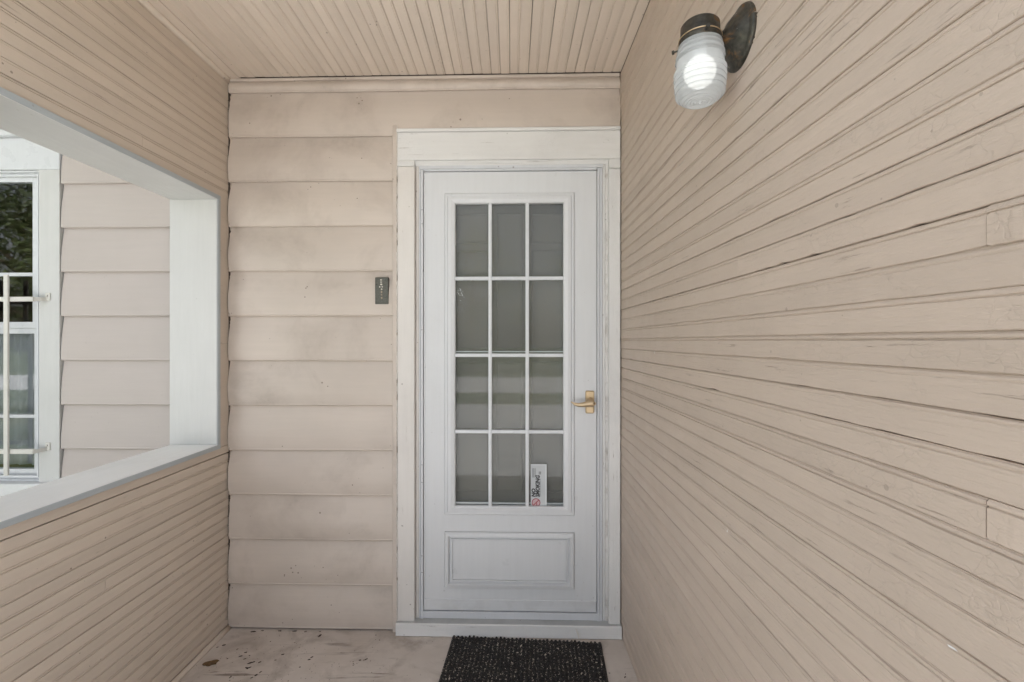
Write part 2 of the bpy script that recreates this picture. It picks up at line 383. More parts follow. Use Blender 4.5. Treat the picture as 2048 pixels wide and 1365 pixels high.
    def shift(s, d): s.v = [(p[0] + d[0], p[1] + d[1], p[2] + d[2]) for p in s.v]; return s
    def mesh(s, name, m):
        me = bpy.data.meshes.new(name); me.from_pydata(s.v, [], s.f); me.update()
        for p, k in zip(me.polygons, s.sm): p.use_smooth = k
        bm = bmesh.new(); bm.from_mesh(me); bmesh.ops.recalc_face_normals(bm, faces=bm.faces); bm.to_mesh(me); bm.free()
        if m is not None: me.materials.append(M[m])
        return me

def tag(o, label=None, cat=None, group=None, kind=None):
    for k, v in (('label', label), ('category', cat), ('group', group), ('kind', kind)):
        if v: o[k] = v
    return o
def link(name, me, parent=None, loc=(0, 0, 0), rot=None):
    o = bpy.data.objects.new(name, me); col.objects.link(o); o.parent = parent; o.location = loc
    if rot: o.rotation_euler = rot
    return o
def thing(name, label, cat, loc=(0, 0, 0), group=None, kind=None, rz=0.0):
    o = bpy.data.objects.new(name, None); col.objects.link(o); o.location = loc; o.rotation_euler = (0, 0, rz); o.empty_display_size = 0.1
    return tag(o, label, cat, group, kind)
def wall_thing(name, label, cat, base, **kw):
    """a thing on the back wall; base = (u, w, z) in wall coordinates; its parts are built in wall coordinates (u, -w, z)"""
    o = thing(name, label, cat, wallpt(*base), rz=-TH, **kw)
    BASE[o.name] = (base[0], -base[1], base[2]); return o
BASE = {}
def part(name, mb, m, parent, root=None):
    """a part built in the coordinates of its thing's frame; sub-parts pass root = the thing"""
    b = BASE.get((root or parent).name, tuple((root or parent).location))
    mb.shift((-b[0], -b[1], -b[2])); return link(name, mb.mesh(name, m), parent)

# ------------------------------------------------------------------ ground, floor, yard
g = MB(); g.quad((-90, -120, -0.5), (90, -120, -0.5), (90, 60, -0.5), (-90, 60, -0.5))
tag(link('lawn', g.mesh('lawn', 'grass')), kind='structure')
g = MB(); g.box(-7.0, 5.0, -9.0, -0.62, -0.56, -0.49)
tag(link('path', g.mesh('path', 'concrete')), kind='structure')
g = MB(); g.box(-60, 60, -19, -12.05, -0.56, -0.488)
tag(link('road', g.mesh('road', 'concrete')), kind='structure')
g = MB(); g.box(XLO - 0.06, XR + 0.3, -0.30, 2.40, -0.16, 0.0)
pf = tag(link('porch_floor', g.mesh('porch_floor', 'floor')), kind='structure')
g = MB(); g.box(-1.3, 0.5, -0.62, -0.302, -0.49, -0.19, 0.01)
tag(link('porch_step', g.mesh('porch_step', 'concrete')), kind='structure')

# ------------------------------------------------------------------ beadboard
def board_mesh(name, m, pitch, length, segs, fmap, rag=0.0005, seed=0, gd=1.0, gap=0.0):
    """a narrow tongue-and-groove board with a bead along one edge; fmap maps (along, across, out) to the local axes"""
    rnd = random.Random(seed); p = pitch; d1 = -0.0021 * gd * rnd.uniform(0.35, 1.25); d2 = -0.0022 * gd * rnd.uniform(0.5, 1.3); gp = gap * rnd.uniform(0.2, 1.4)
    dj = -0.0030 - 0.0012 * rnd.random() if rnd.random() < 0.6 else -0.0095
    prof = [(0.0001 + gp / 2, -0.010), (0.0002 + gp / 2, -0.0016), (0.0014 + gp / 2, 0.0), (p - 0.0100, 0.0), (p - 0.0087, d1), (p - 0.0080, d1),
            (p - 0.0072, -0.0004), (p - 0.0052, 0.0002), (p - 0.0030, -0.0004), (p - 0.0020 - gp / 2, d2), (p - 0.0007 - gp / 2, d2 - 0.0004), (p - 0.0003 - gp / 2, dj), (p + 0.0016, dj - 0.0002), (p + 0.0016, -0.010)]
    rows = []
    ed = 0.0
    for k in range(segs + 1):
        l = -length / 2 + length * k / segs
        if 0 < k < segs: l += rnd.uniform(-0.3, 0.3) * length / segs
        dn = rnd.uniform(-0.0003, 0.0003); e0 = max(0, rnd.gauss(-0.4 * rag, rag)); e1 = max(0, rnd.gauss(-0.4 * rag, rag));
        if rnd.random() < 0.05: e0 += rnd.uniform(1, 4) * rag
        e2 = rnd.gauss(0, rag * 0.5)
        row = []
        for q, (a, nn) in enumerate(prof):
            if q < 3: a += e0
            if 8 < q < 12: a -= e1
            if q in (3, 4): a += e2
            row.append(fmap(l, a, nn + dn))
        rows.append(row)
    mb = MB(); mb.grid(rows)
    mb.f.append(tuple(range(len(prof)))); mb.sm.append(False)
    o = segs * len(prof); mb.f.append(tuple(o + i for i in range(len(prof)))); mb.sm.append(False)
    return mb.mesh(name, m)

def cover(parent, base, m, pitch, a0, a1, l0, l1, fmap, amap, segs, variants, seed, splits={}, phase=0.0, rag=0.0005, gd=1.0, gap=0.0):
    """boards side by side from a0 to a1; each lies along l0..l1"""
    rnd = random.Random(seed); cache = {}
    k0 = math.floor((a0 - phase) / pitch); n = 0
    while phase + k0 * pitch < a1 - 0.004:
        a = phase + k0 * pitch; k0 += 1
        ps, sh = pitch, 0.0
        if a < a0: sh = a0 - a
        if a + pitch > a1: ps = a1 - a
        for (x, y) in ([(l0, splits[n]), (splits[n] + 0.0005, l1)] if n in splits else [(l0, l1)]):
            vi = rnd.randrange(variants); key = (vi, round(ps - sh, 4), round(y - x, 3))
            if key not in cache:
                cache[key] = board_mesh('board', m, ps - sh if ps - sh > 0.02 else 0.02, y - x, segs, fmap, rag, seed * 100 + len(cache), gd, gap)
            jn = rnd.uniform(-0.0007, 0.0007)
            loc = Vector(amap((x + y) / 2 + rnd.uniform(-0.001, 0.001), a + sh, jn)) - Vector(base)
            link('board', cache[key], parent, loc)
        n += 1
    return n

# right wall: boards run towards the viewer
rw = thing('beadboard_wall', 'long tan beadboard wall with chipped paint beside the door, lamp fixed to it', 'wall', (XR, 1.2, 0))
part('backing', MB().box(XR + 0.0085, XR + 0.12, YF, 2.30, 0.0, ZC + 0.02), 'backing', rw)
cover(rw, (XR, 1.2, 0), 'tan_wall', 0.0445, 0.002, ZC + 0.004, YF, 2.140, lambda l, a, n: (-n, l, a), lambda l, a, n: (XR - n, l, a),
      46, 9, 3, {26: 0.484, 33: 0.484, 34: 1.02, 18: 0.70}, phase=H + 0.0032 - 0.0445 * 40 + 0.0075, rag=0.0006, gd=1.0, gap=0.0)
for (px, py, sx, sz) in ((1908, 1296, .0060, .0008), (1456, 1062, .0004, .003), (1310, 705, .0004, .004)):
    Y = F * XR / (px - 1024); Z = H + (682.5 - py) / F * Y
    part('paint_chip', MB().quad((XR - 0.0012, Y - sx, Z - sz), (XR - 0.0028, Y + sx * .6, Z - sz * 1.2), (XR - 0.0022, Y + sx, Z + sz * .7), (XR - 0.0012, Y - sx * .3, Z + sz)), 'white_chip', rw)
# end cap towards the street
part('end_board', MB().box(XR - 0.012, XR + 0.13, YF - 0.025, YF - 0.0015, 0.0, ZC + 0.02, 0.003), 'tan_trim', rw)

# ceiling
pc = tag(thing('porch_ceiling', 'narrow tan beadboard ceiling with dark joints above the door', None, (0, 1.2, ZC)), kind='structure')
part('backing', MB().box(XLO, XR + 0.12, YC - 0.02, 2.32, ZC + 0.0085, ZC + 0.14), 'backing', pc)
cover(pc, (0, 1.2, ZC), 'tan_ceiling_lit', 0.0429, XL + 0.058, XR + 0.004, YC, D0 - 0.0245, lambda l, a, n: (a, l, -n), lambda l, a, n: (a, l - TK * a, ZC - n),
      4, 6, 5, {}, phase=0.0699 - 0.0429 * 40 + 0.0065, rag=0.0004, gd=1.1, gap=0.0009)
part('border_board', MB().box(XL - 0.01, XL + 0.0565, YC, 2.170, ZC - 0.001, ZC + 0.008, 0.001), 'tan_ceiling_lit', pc)
# quarter-round moulding in the left corner, slightly wavy
rows = []
for k in range(26):
    y = YC + (2.168 - YC) * k / 25; j = random.uniform(-0.0008, 0.0008); r = 0.018 + j
    rows.append([(XL - 0.004, y, ZC + 0.002)] + [(XL - 0.002 + r * math.sin(a * math.pi / 12), y, ZC - 0.001 - r * math.cos(a * math.pi / 12)) for a in range(7)])
part('corner_moulding', MB().grid(rows, True, closed=True, caps=True), 'tan_ceiling_lit', pc)
part('front_beam', MB().box(XLO - 0.02, XR + 0.13, YC - 0.14, YC - 0.028, ZC - 0.03, ZC + 0.16, 0.004), 'lining', pc)

# ------------------------------------------------------------------ back wall with lap siding
LZ0 = H + 0.118; LP = 0.2116
def course(u0, u1, zb, zt, seed, warp=0.0016, segs=26, ragl=0.0, ragr=0.0, out=0.018, bow=0.0125):
    rnd = random.Random(seed); mb = MB()
    ph = [(rnd.uniform(0, 6.28), rnd.uniform(3, 11), rnd.uniform(0.4, 1.0)) for _ in range(4)]
    us = [u0 + (u1 - u0) * k / segs for k in range(segs + 1)]
    body, lip = [], []
    hgt = LP
    nz = 7
    for k, u in enumerate(us):
        sag = 0.0009 * math.sin(u * 5 + ph[0][0]) if warp > 0.001 else 0.0
        row = []
        for j in range(nz + 1):
            f = j / nz; z = zb + 0.008 + (min(zt, zb + hgt + 0.012) - zb - 0.008) * f
            w = out - 0.0005 - (out - 0.002) * f + bow * math.sin(math.pi * min(1, f * 1.1) ** 0.8) * (1 if f < .87 else 0.3)
            w += warp * sum(a * math.sin(u * fr + p + f * 2.2) for p, fr, a in ph) * math.sin(math.pi * min(0.98, max(0.04, f))) * 0.5
            uu = u + (rnd.uniform(-ragl, ragl) if k == 0 else 0) + (rnd.uniform(-ragr, ragr) if k == segs else 0)
            row.append((uu, -w, z + sag))
        body.append(row)
        w0 = -row[0][1]
        x_ = row[0][0]
        lip.append([(x_, -w0, zb + 0.009 + sag), (x_, -(w0 + 0.0014), zb + 0.0065 + sag), (x_, -(w0 + 0.0012), zb + 0.0034 + sag), (x_, -(w0 - 0.0022), zb + sag), (x_, 0.004, zb + 0.0025 + sag)])
    mb.grid(body, True); mb.grid(lip, False)
    return mb

UL = pu(460) + 0.007                     # left end of the siding inside the porch
UJ = pu(789)                             # left edge of the trim channel by the door casing
URW = (XR) / math.cos(TH)
sw = wall_thing('siding_wall', 'grimy beige lap siding wall between beadboard partition and front door', 'wall', (-0.9, 0, 0))
part('backing', MB().box(UL - 0.2, pu(812), 0.006, 0.16, 0.0, ZC + 0.14), 'backing', sw)
part('backing', MB().box(pu(812) + 0.001, URW + 0.1, 0.006, 0.16, pz(1000, 300), ZC + 0.14), 'backing', sw)
part('backing', MB().box(pu(1222), URW + 0.1, 0.006, 0.16, 0.0, pz(1000, 300) - 0.001), 'backing', sw)
for k in range(5, -8, -1):
    zb = LZ0 + k * LP if k > -7 else 0.0075
    zt = min(LZ0 + (k + 1) * LP + 0.014, ZC - 0.003)
    u1 = UJ + 0.002 if k < 4 else URW - 0.004
    jl = random.uniform(-0.003, 0.003)
    part('siding_course', course(UL + jl, u1, zb, zt, 40 + k, ragl=0.0015), 'siding', sw)
part('top_channel', MB().box(UL, URW - 0.004, -0.019, -0.0035, ZC - 0.014, ZC - 0.001, 0.002), 'siding', sw)
part('edge_channel', MB().box(UJ, pu(795, 0.033) - 0.0026, -0.0325, 0.004, 0.004, pz(790, 258), 0.002), 'siding', sw)
# dirty caulk in the left corner
rnd = random.Random(12); z = 0.02
while z < ZC - 0.03:
    rows = []; ze = min(z + rnd.uniform(0.05, 0.32), ZC - 0.012)
    while z < ze:
        k = (z - LZ0) / LP; fr = k - math.floor(k)
        out = 0.018 - 0.015 * fr; r = 0.0042 + rnd.uniform(-0.0020, 0.0018)
        c = (UL + 0.0005 + rnd.uniform(-0.0020, 0.0018), -(out - 0.001 + rnd.uniform(-0.001, 0.001)), z)
        rows.append([(c[0] + r * math.cos(a * math.pi / 3), c[1] + r * math.sin(a * math.pi / 3), z) for a in range(6)])
        z += rnd.uniform(0.005, 0.013)
    z += rnd.uniform(0.004, 0.03)
    if len(rows) > 2: part('corner_caulk', MB().grid(rows, True, closed=True, caps=True), 'caulk', sw)
z = 0.05
while z < pz(790, 262):
    rows = []; ze = min(z + rnd.uniform(0.04, 0.30), pz(790, 258))
    while z < ze:
        r = 0.0022 + rnd.uniform(-0.0010, 0.0012); cx = pu(795, 0.033) - 0.0012 + rnd.uniform(-0.0012, 0.0016)
        rows.append([(cx + r * math.cos(a * math.pi / 3), -0.0315 + r * math.sin(a * math.pi / 3), z) for a in range(6)]); z += rnd.uniform(0.004, 0.011)
    z += rnd.uniform(0.004, 0.02)
    if len(rows) > 2: part('casing_caulk', MB().grid(rows, True, closed=True, caps=True), 'cream', sw)
rows = []; z = pz(1240, 250) + 0.01
while z < ZC - 0.02:
    r = 0.003 + rnd.uniform(-0.001, 0.001)
    rows.append([(URW - 0.003 + r * math.cos(a * math.pi / 3), -0.018 + r * math.sin(a * math.pi / 3), z) for a in range(6)]); z += rnd.uniform(0.008, 0.02)
part('corner_caulk', MB().grid(rows, True, closed=True, caps=True), 'caulk', sw)

# the same house front beyond the partition
ow = wall_thing('house_wall', 'clean pinkish lap siding house wall seen through the partition opening', 'wall', (-2.4, 0, -0.5))
UOR = pu(352) + 0.03; UWR = pu(128); UWL = UWR - 1.02
part('backing', MB().plate(-6.0, UL - 0.21, -0.5, ZC + 0.14, 0.006, 0.16, [(UWL + 0.06, UWR - 0.06, pz(100, 960), pz(100, 330))]), 'backing', ow)
for k in range(5, -9, -1):
    zb = LZ0 + k * LP; zt = min(zb + LP + 0.014, ZC)
    if k >= 5: continue
    part('siding_course', course(UWR + 0.004, UOR, zb, zt, 140 + k, warp=0.0004, bow=0.004, segs=8, ragl=0), 'siding_clean', ow)
    part('siding_course', course(-6.0, UWL - 0.004, zb, zt, 170 + k, warp=0.0004, bow=0.004, segs=8), 'siding_clean', ow)
    if zt < pz(100, 985): part('siding_course', course(UWL - 0.002, UWR + 0.002, zb, zt, 190 + k, warp=0.0004, bow=0.004, segs=6), 'siding_clean', ow)
zc0 = pz(60, 281); 
part('frieze_board', MB().box(-6.0, UL - 0.215, -0.018, 0.004, pz(60, 262), ZC + 0.1, 0.002), 'vinyl', ow)
hb = MB()
hb.box(-6.1, XR + 0.3, 2.36, 6.0, 2.80, 2.95); hb.box(-6.1, XR + 0.3, 5.9, 6.0, -0.5, 2.799); hb.box(-6.15, -6.02, 2.20, 5.899, -0.5, 2.799); hb.box(XR + 0.16, XR + 0.3, 1.90, 5.899, -0.5, 2.799)
hb.box(XR + 0.1201, XR + 0.159, 1.9, 2.5, -0.5, 2.799); hb.box(UL - 0.3, XR + 0.16, 2.42, 2.46, -0.5, 2.799)
tag(link('house', hb.mesh('house', 'siding_clean')), 'plain house volume behind the porch wall', 'house')
# unseen eave added beyond the partition to cut sky light on the wall
ev = tag(link('sky_block_eave', MB().box(-6.0, XLO - 0.05, 1.15, 2.34, ZC + 0.10, ZC + 0.20, 0.004).mesh('sky_block_eave', 'lining')), 'added unseen eave blocking sky light from the house wall left of the porch', 'eave')

# ------------------------------------------------------------------ left partition with its opening
OZ0, OZ1, OY0, OY1 = H - 0.472, H + 0.644, 1.06, 2.066   # clear opening
lw = thing('partition_wall', 'tan beadboard porch partition with a white lined opening', 'wall', (XL, 1.2, 0))
LT = 0.020
def lbox(x0, x1, y0, y1, z0, z1, b=0.0): return MB().box(x0, x1, y0, y1, z0, z1, b)
yb = 2.166
part('core', MB().box(XLO + 0.004, XL - 0.0085, YC, yb, 0.0, OZ0 - LT - 0.001), 'backing', lw)
part('core', MB().box(XLO + 0.004, XL - 0.0085, YC, yb, OZ1 + LT + 0.001, ZC + 0.008), 'backing', lw)
part('core', MB().box(XLO + 0.004, XL - 0.0085, OY1 + LT + 0.001, yb, OZ0 - LT, OZ1 + LT), 'backing', lw)
part('core', MB().box(XLO + 0.004, XL - 0.0085, YC, OY0 - LT - 0.001, OZ0 - LT, OZ1 + LT), 'backing', lw)
LX0, LX1 = XLO - 0.012, XL + 0.010
part('sill_board', MB().box(LX0, LX1, OY0 - LT, OY1 + LT, OZ0 - LT, OZ0, 0.002), 'lining_sill_lit', lw)
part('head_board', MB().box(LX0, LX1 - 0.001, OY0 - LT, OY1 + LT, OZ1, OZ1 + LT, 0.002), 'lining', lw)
part('jamb_board', MB().box(LX0 + 0.001, LX1 - 0.002, OY1, OY1 + LT, OZ0 + 0.0005, OZ1 - 0.0005, 0.0015), 'lining_v_dimmed', lw)
part('jamb_board', MB().box(LX0 + 0.001, LX1 - 0.002, OY0 - LT, OY0, OZ0 + 0.0005, OZ1 - 0.0005, 0.0015), 'lining_v_dimmed', lw)
ex0, ex1 = LX1 + 0.0003, LX1 + 0.0035
part('edge_strip', MB().box(ex0, ex1, OY0 - LT, OY1 + LT, OZ0 - LT, OZ0 - 0.0012, 0.001), 'grey_edge', lw)
part('edge_strip', MB().box(ex0, ex1, OY0 - LT, OY1 + LT, OZ1 + 0.0012, OZ1 + LT, 0.001), 'grey_edge', lw)
part('edge_strip', MB().box(ex0 - 0.001, ex1 - 0.001, OY1 + 0.0012, OY1 + LT, OZ0 - 0.0010, OZ1 + 0.0010, 0.001), 'grey_edge', lw)
part('corner_board', MB().box(XL - 0.008, XL + 0.001, OY1 + LT + 0.001, yb - 0.002, OZ0 - LT + 0.002, OZ1 + LT + 0.012, 0.001), 'tan_left_lit', lw)
part('corner_board', MB().box(XL - 0.008, XL + 0.001, YC, OY0 - LT - 0.001, OZ0 - LT, OZ1 + LT, 0.001), 'tan_left_lit', lw)
part('apron_board', MB().box(XL - 0.008, XL + 0.0012, YC, yb - 0.002, OZ0 - LT - 0.034, OZ0 - LT - 0.0005, 0.001), 'tan_left_lit', lw)
zl = OZ0 - LT - 0.0375
cover(lw, (XL, 1.2, 0), 'tan_left_lit', 0.0435, 0.018, zl, YC, yb - 0.003, lambda l, a, n: (n, l, -a), lambda l, a, n: (XL + n, l, zl - (a - 0.018)),
      20, 6, 8, {2: 1.52, 3: 1.53, 6: 1.51, 12: 1.0}, phase=0.018, rag=0.0007, gd=1.2, gap=0.0006)
zu = OZ1 + LT + 0.001
cover(lw, (XL, 1.2, 0), 'tan_left_lit', 0.0435, zu, ZC - 0.004, YC, yb - 0.003, lambda l, a, n: (n, l, a), lambda l, a, n: (XL + n, l, a),
      8, 6, 9, {1: 1.66}, phase=zu, rag=0.0005, gd=1.2, gap=0.0006)
rows = []
for k in range(22):
    y = YC + (2.160 - YC) * k / 21; r = 0.017 + random.uniform(-0.001, 0.001)
    rows.append([(XL - 0.002, y, 0.0006)] + [(XL - 0.001 + r * math.cos(a * math.pi / 12), y, 0.0008 + r * math.sin(a * math.pi / 12)) for a in range(7)])
part('base_moulding', MB().grid(rows, True, closed=True, caps=True), 'tan_left_lit', lw)
part('outer_cladding', MB().box(XLO - 0.010, XLO + 0.0035, YC, yb, -0.5, OZ0 - LT - 0.0005), 'siding_clean', lw)
part('outer_cladding', MB().box(XLO - 0.010, XLO + 0.0035, YC, yb, OZ1 + LT + 0.0005, ZC + 0.1), 'siding_clean', lw)
part('end_board', MB().box(XLO - 0.012, XL + 0.012, YC - 0.025, YC - 0.0015, 0.0, ZC - 0.031, 0.003), 'tan_trim', lw)

# ------------------------------------------------------------------ door frame
df = wall_thing('door_frame', 'old white painted door casing with peeling paint and grey sill', 'door frame', (pu(1018), 0, 0))
CW = 0.033
zh0, zh1 = pz(1020, 319, CW), pz(1020, 263, CW)
uL0, uL1 = pu(795, CW), pu(829, CW); uR0, uR1 = pu(1218, CW), URW - 0.004
zs = pz(1020, 1246, 0.02)
part('head_casing', MB().box(uL0, uR1, -CW, 0.005, zh0, zh1, 0.003), 'old_white', df)
part('head_cap', MB().box(uL0 - 0.003, uR1, -CW - 0.008, 0.005, zh1 + 0.0005, pz(1020, 256, CW), 0.003), 'old_white', df)
ztl = pz(815, 333, CW)
part('casing', MB().box(uL0, uL1, -CW + 0.002, 0.005, zs - 0.02, ztl, 0.0025), 'cream', df)
part('casing_block', MB().box(uL0, uL1, -CW + 0.001, 0.005, ztl + 0.0008, zh0 - 0.0005, 0.002), 'old_white', df)
part('casing', MB().box(uR0, uR1, -CW + 0.002, 0.005, zs - 0.02, pz(1230, 336, CW) - 0.0015, 0.0025), 'old_white_v', df)
part('casing_block', MB().box(uR0, uR1, -CW + 0.001, 0.005, pz(1230, 336, CW), zh0 - 0.0005, 0.002), 'old_white', df)
# stepped mouldings between casing and door
uDL, uDR, zDT, zDB = pu(848, 0.004), pu(1193, 0.004), pz(1020, 344, 0.004), pz(1020, 1222, 0.004)
zm1 = zh0 - 0.0005
def side(name, a, b, w, z0, z1, m, bev=0.002): part(name, MB().box(a, b, -w, 0.006, z0, z1, bev), m, df)
side('jamb', uL1 + 0.0005, pu(838, .006), 0.006, zs, zh0 + 0.004, 'cream')
side('jamb', pu(838.4, .009), pu(841, .009), 0.009, zs, zh0 + 0.004, 'alu', 0.001)
side('jamb', pu(1205, .006), uR0 - 0.013, 0.006, zs, zh0 + 0.004, 'old_white_v')
side('jamb', uR0 - 0.0125, uR0 - 0.0005, 0.011, zs, zh0 + 0.004, 'peeled', 0.001)
side('hinge_rail', pu(841.4, .012), uDL - 0.0022, 0.012, zs + 0.006, zDT + 0.012, 'alu', 0.0015)
side('strike_rail', uDR + 0.0028, pu(1199.5, .012), 0.012, zs + 0.006, zDT + 0.012, 'alu', 0.0015)
side('strike_rail', pu(1200, .009), pu(1204.5, .009), 0.009, zs + 0.004, zDT + 0.014, 'alu', 0.001)
# head: sloped moulding, then the metal header with its own shadow gap
ua, ub = pu(838.5, 0.009), pu(1205, 0.009)
mb = MB(); z0, z1 = pz(1020, 331, 0.01), zh0 - 0.0005
mb.grid([[(u, -0.022, z1), (u, -0.022, z1 - 0.006), (u, -0.013, z0 + 0.003), (u, -0.013, z0), (u, 0.006, z0), (u, 0.006, z1)] for u in (uL1 + 0.0006, uR0 - 0.0006)], False, closed=True, caps=True)
part('head_moulding', mb, 'old_white', df)
part('header_rail', MB().box(pu(841.4), pu(1204.5), -0.017, 0.006, zDT + 0.0125, z0 - 0.0005, 0.0015), 'alu', df)
part('header_rail', MB().box(uDL, uDR, -0.014, 0.006, zDT + 0.003, zDT + 0.012, 0.0015), 'alu', df)
for py in (420, 448, 660, 930, 965, 1112, 1145):
    part('hinge_joint', MB().box(pu(842.5, .012), uDL - 0.003, -0.0126, -0.0115, pz(845, py, .012) - 0.0012, pz(845, py, .012) + 0.0004), 'black', df)
for (px, py) in ((849 - 3, 333.5), (1019, 333.5), (1187, 331.5), (844, 700), (844, 840), (844, 1168), (1202, 390), (1202, 800), (1202, 1010)):
    c = (pu(px, .013), -0.0172 if py < 335 else (-0.0122 if px < 1000 else -0.0092), pz(px, py, .013))
    part('screw', MB().lathe([(0.0028, 0.0008), (0.0022, -0.0008), (0.0008, -0.0011)], c, 'y', 8), 'alu', df)
# sill and its metal threshold
sf = 0.052
mb = MB(); zt_, zf_, u0, u1 = pz(1020, 1237, 0.0), pz(1020, 1251, sf), uL0 - 0.002, URW - 0.003
n = 40; rows = []
rnd = random.Random(3)
for k in range(n + 1):
    u = u0 + (u1 - u0) * k / n; j = rnd.uniform(-0.0008, 0.0008); 
    rows.append([(u, 0.03, zt_ + 0.002), (u, -0.001, zt_), (u, -sf + 0.004, zf_ + j), (u, -sf - j, zf_ - 0.004 + j), (u, -sf - 0.001, 0.012), (u, -sf + 0.004, 0.0012), (u, 0.03, 0.0012)])
mb.grid(rows, False, closed=True, caps=True); part('sill', mb, 'sill', df)
rows2 = [[(r[3][0], r[3][1] - 0.0025, r[2][2] - 0.002), (r[3][0], r[3][1] + 0.004, r[2][2] + 0.0012), (r[3][0], r[3][1] + 0.008, 0.012), (r[3][0], r[3][1] + 0.004, 0.0008), (r[3][0], r[3][1] - 0.0025, 0.0035)] for r in rows]
part('sill_nosing', MB().grid(rows2, False, closed=True, caps=True), 'old_white', df)
part('threshold', MB().box(uDL - 0.008, uDR + 0.02, -0.010, 0.006, zt_ + 0.0005, zDB - 0.0045, 0.0015), 'alu', df)

# ------------------------------------------------------------------ storm door
sdoor = wall_thing('storm_door', 'white storm door with twelve glass panes and one lower panel', 'door', ((uDL + uDR) / 2, 0, zDB))
YD = -0.004
gx0, gx1, gz0, gz1 = pu(911), pu(1126.5), pz(1020, 1012), pz(1020, 408)
fx0, fx1, fz0, fz1 = pu(890), pu(1148), pz(1020, 1029), pz(1020, 388)
part('slab', MB().plate(uDL, uDR, zDB, zDT, YD, 0.034, [(fx0 - 0.0016, fx1 + 0.0016, fz0 - 0.0016, fz1 + 0.0016), (pu(890) - 0.0016, pu(1148) + 0.0016, pz(1020, 1175) - 0.0016, pz(1020, 1064) + 0.0016)]), 'door', sdoor)
part('core', MB().plate(uDL + 0.004, uDR - 0.004, zDB + 0.004, zDT - 0.004, YD + 0.009, 0.030, [(gx0 - 0.004, gx1 + 0.004, gz0 - 0.004, gz1 + 0.004)]), 'alu', sdoor)
def ins(r, d): return (r[0] + d, r[1] - d, r[2] + d, r[3] - d)
mb = MB(); r0 = (fx0, fx1, fz0, fz1)
mb.frame([(*r0, YD + 0.0088), (*r0, YD - 0.004), (*ins(r0, 0.003), YD - 0.007), (*ins(r0, 0.013), YD - 0.006), (*ins(r0, 0.0135), YD - 0.002), (*ins(r0, 0.0150), YD - 0.002), (*ins(r0, 0.0155), YD - 0.012), (*ins(r0, 0.030), YD - 0.013),
          (gx0 - 0.006, gx1 + 0.006, gz0 - 0.006, gz1 + 0.006, YD - 0.009), (gx0, gx1, gz0, gz1, YD - 0.005), (gx0, gx1, gz0, gz1, 0.012)])
part('glazing_frame', mb, 'door', sdoor)
mw = 0.0168
vx = [pu(980.5), pu(1054.5)]; hz = [pz(1020, 557.5), pz(1020, 711), pz(1020, 863.5)]
def muntin(x0, x1, z0, z1, y): return MB().box(x0, x1, y, 0.006, z0, z1, 0.003)
for x in vx: part('muntin', muntin(x - mw / 2, x + mw / 2, gz0 - 0.002, gz1 + 0.002, YD - 0.0065), 'vinyl', sdoor)
for z in hz: part('muntin', muntin(gx0 - 0.002, gx1 + 0.002, z - mw / 2, z + mw / 2, YD - 0.0055), 'vinyl', sdoor)
xs = [gx0, vx[0], vx[1], gx1]; zs_ = [gz0, hz[0 + 2], hz[1], hz[0], gz1]
for i in range(3):
    for j in range(4):
        part('pane', MB().quad((xs[i] + .0002, 0.007, zs_[j]), (xs[i + 1], 0.007, zs_[j]), (xs[i + 1], 0.007, zs_[j + 1]), (xs[i], 0.007, zs_[j + 1])), 'glass', sdoor)
part('insect_screen', MB().quad((gx0 - .01, 0.022, gz0 - .01), (gx1 + .01, 0.022, gz0 - .01), (gx1 + .01, 0.022, gz1 + .01), (gx0 - .01, 0.022, gz1 + .01)), 'screen', sdoor)
for py, hh in ((704, 0.006), (1009, 0.008)):
    part('sash_rail', MB().box(gx0 - .01, gx1 + .01, 0.012, 0.020, pz(1020, py) - hh / 2, pz(1020, py) + hh / 2, 0.001), 'alu', sdoor)
mb = MB(); rn2 = random.Random(8)
for _ in range(26):
    cu_, cv_ = pu(rn2.gauss(919, 4.0)), pz(919, rn2.gauss(586, 6)); a_ = rn2.uniform(0, 3.1); l_ = rn2.uniform(.0012, .0036)
    mb.quad(*[(cu_ + l_ * (math.cos(a_) * p - math.sin(a_) * q * .4), 0.0062 - rn2.uniform(0, .0003), cv_ + l_ * (math.sin(a_) * p + math.cos(a_) * q * .4)) for p, q in ((-1, 0), (0, -1), (1, .2), (.1, 1))])
part('tape_residue', mb, 'white_chip', sdoor)
# lower panel
r1 = (pu(890), pu(1148), pz(1020, 1175), pz(1020, 1064)); r2 = (pu(906), pu(1133), pz(1020, 1159), pz(1020, 1077))
mb = MB(); mb.frame([(*r1, YD + 0.0088), (*r1, YD - 0.004), (*ins(r1, 0.004), YD - 0.010), (*ins(r1, 0.018), YD - 0.013), (*ins(r1, 0.024), YD + 0.001), (*ins(r1, 0.030), YD + 0.001), (*ins(r1, 0.032), YD - 0.009),
                     (*ins(r1, 0.0375), YD - 0.009), (*ins(r1, 0.0380), YD - 0.001), (*ins(r1, 0.0395), YD - 0.001), (*ins(r1, 0.0396), YD - 0.0045)])
q = ins(r1, 0.0396); mb.quad((q[0], YD - 0.0045, q[2]), (q[1], YD - 0.0045, q[2]), (q[1], YD - 0.0045, q[3]), (q[0], YD - 0.0045, q[3]))
part('lower_panel', mb, 'door', sdoor)
part('kick_plate', MB().box(uDL + 0.001, uDR - 0.001, YD - 0.0035, YD + 0.001, zDB + 0.001, pz(1020, 1199), 0.001), 'kick', sdoor)
part('edge_strip', MB().box(uDL + 0.0005, uDL + 0.0085, YD - 0.002, YD + 0.001, pz(1020, 1199) + 0.001, zDT - 0.001, 0.001), 'door', sdoor)
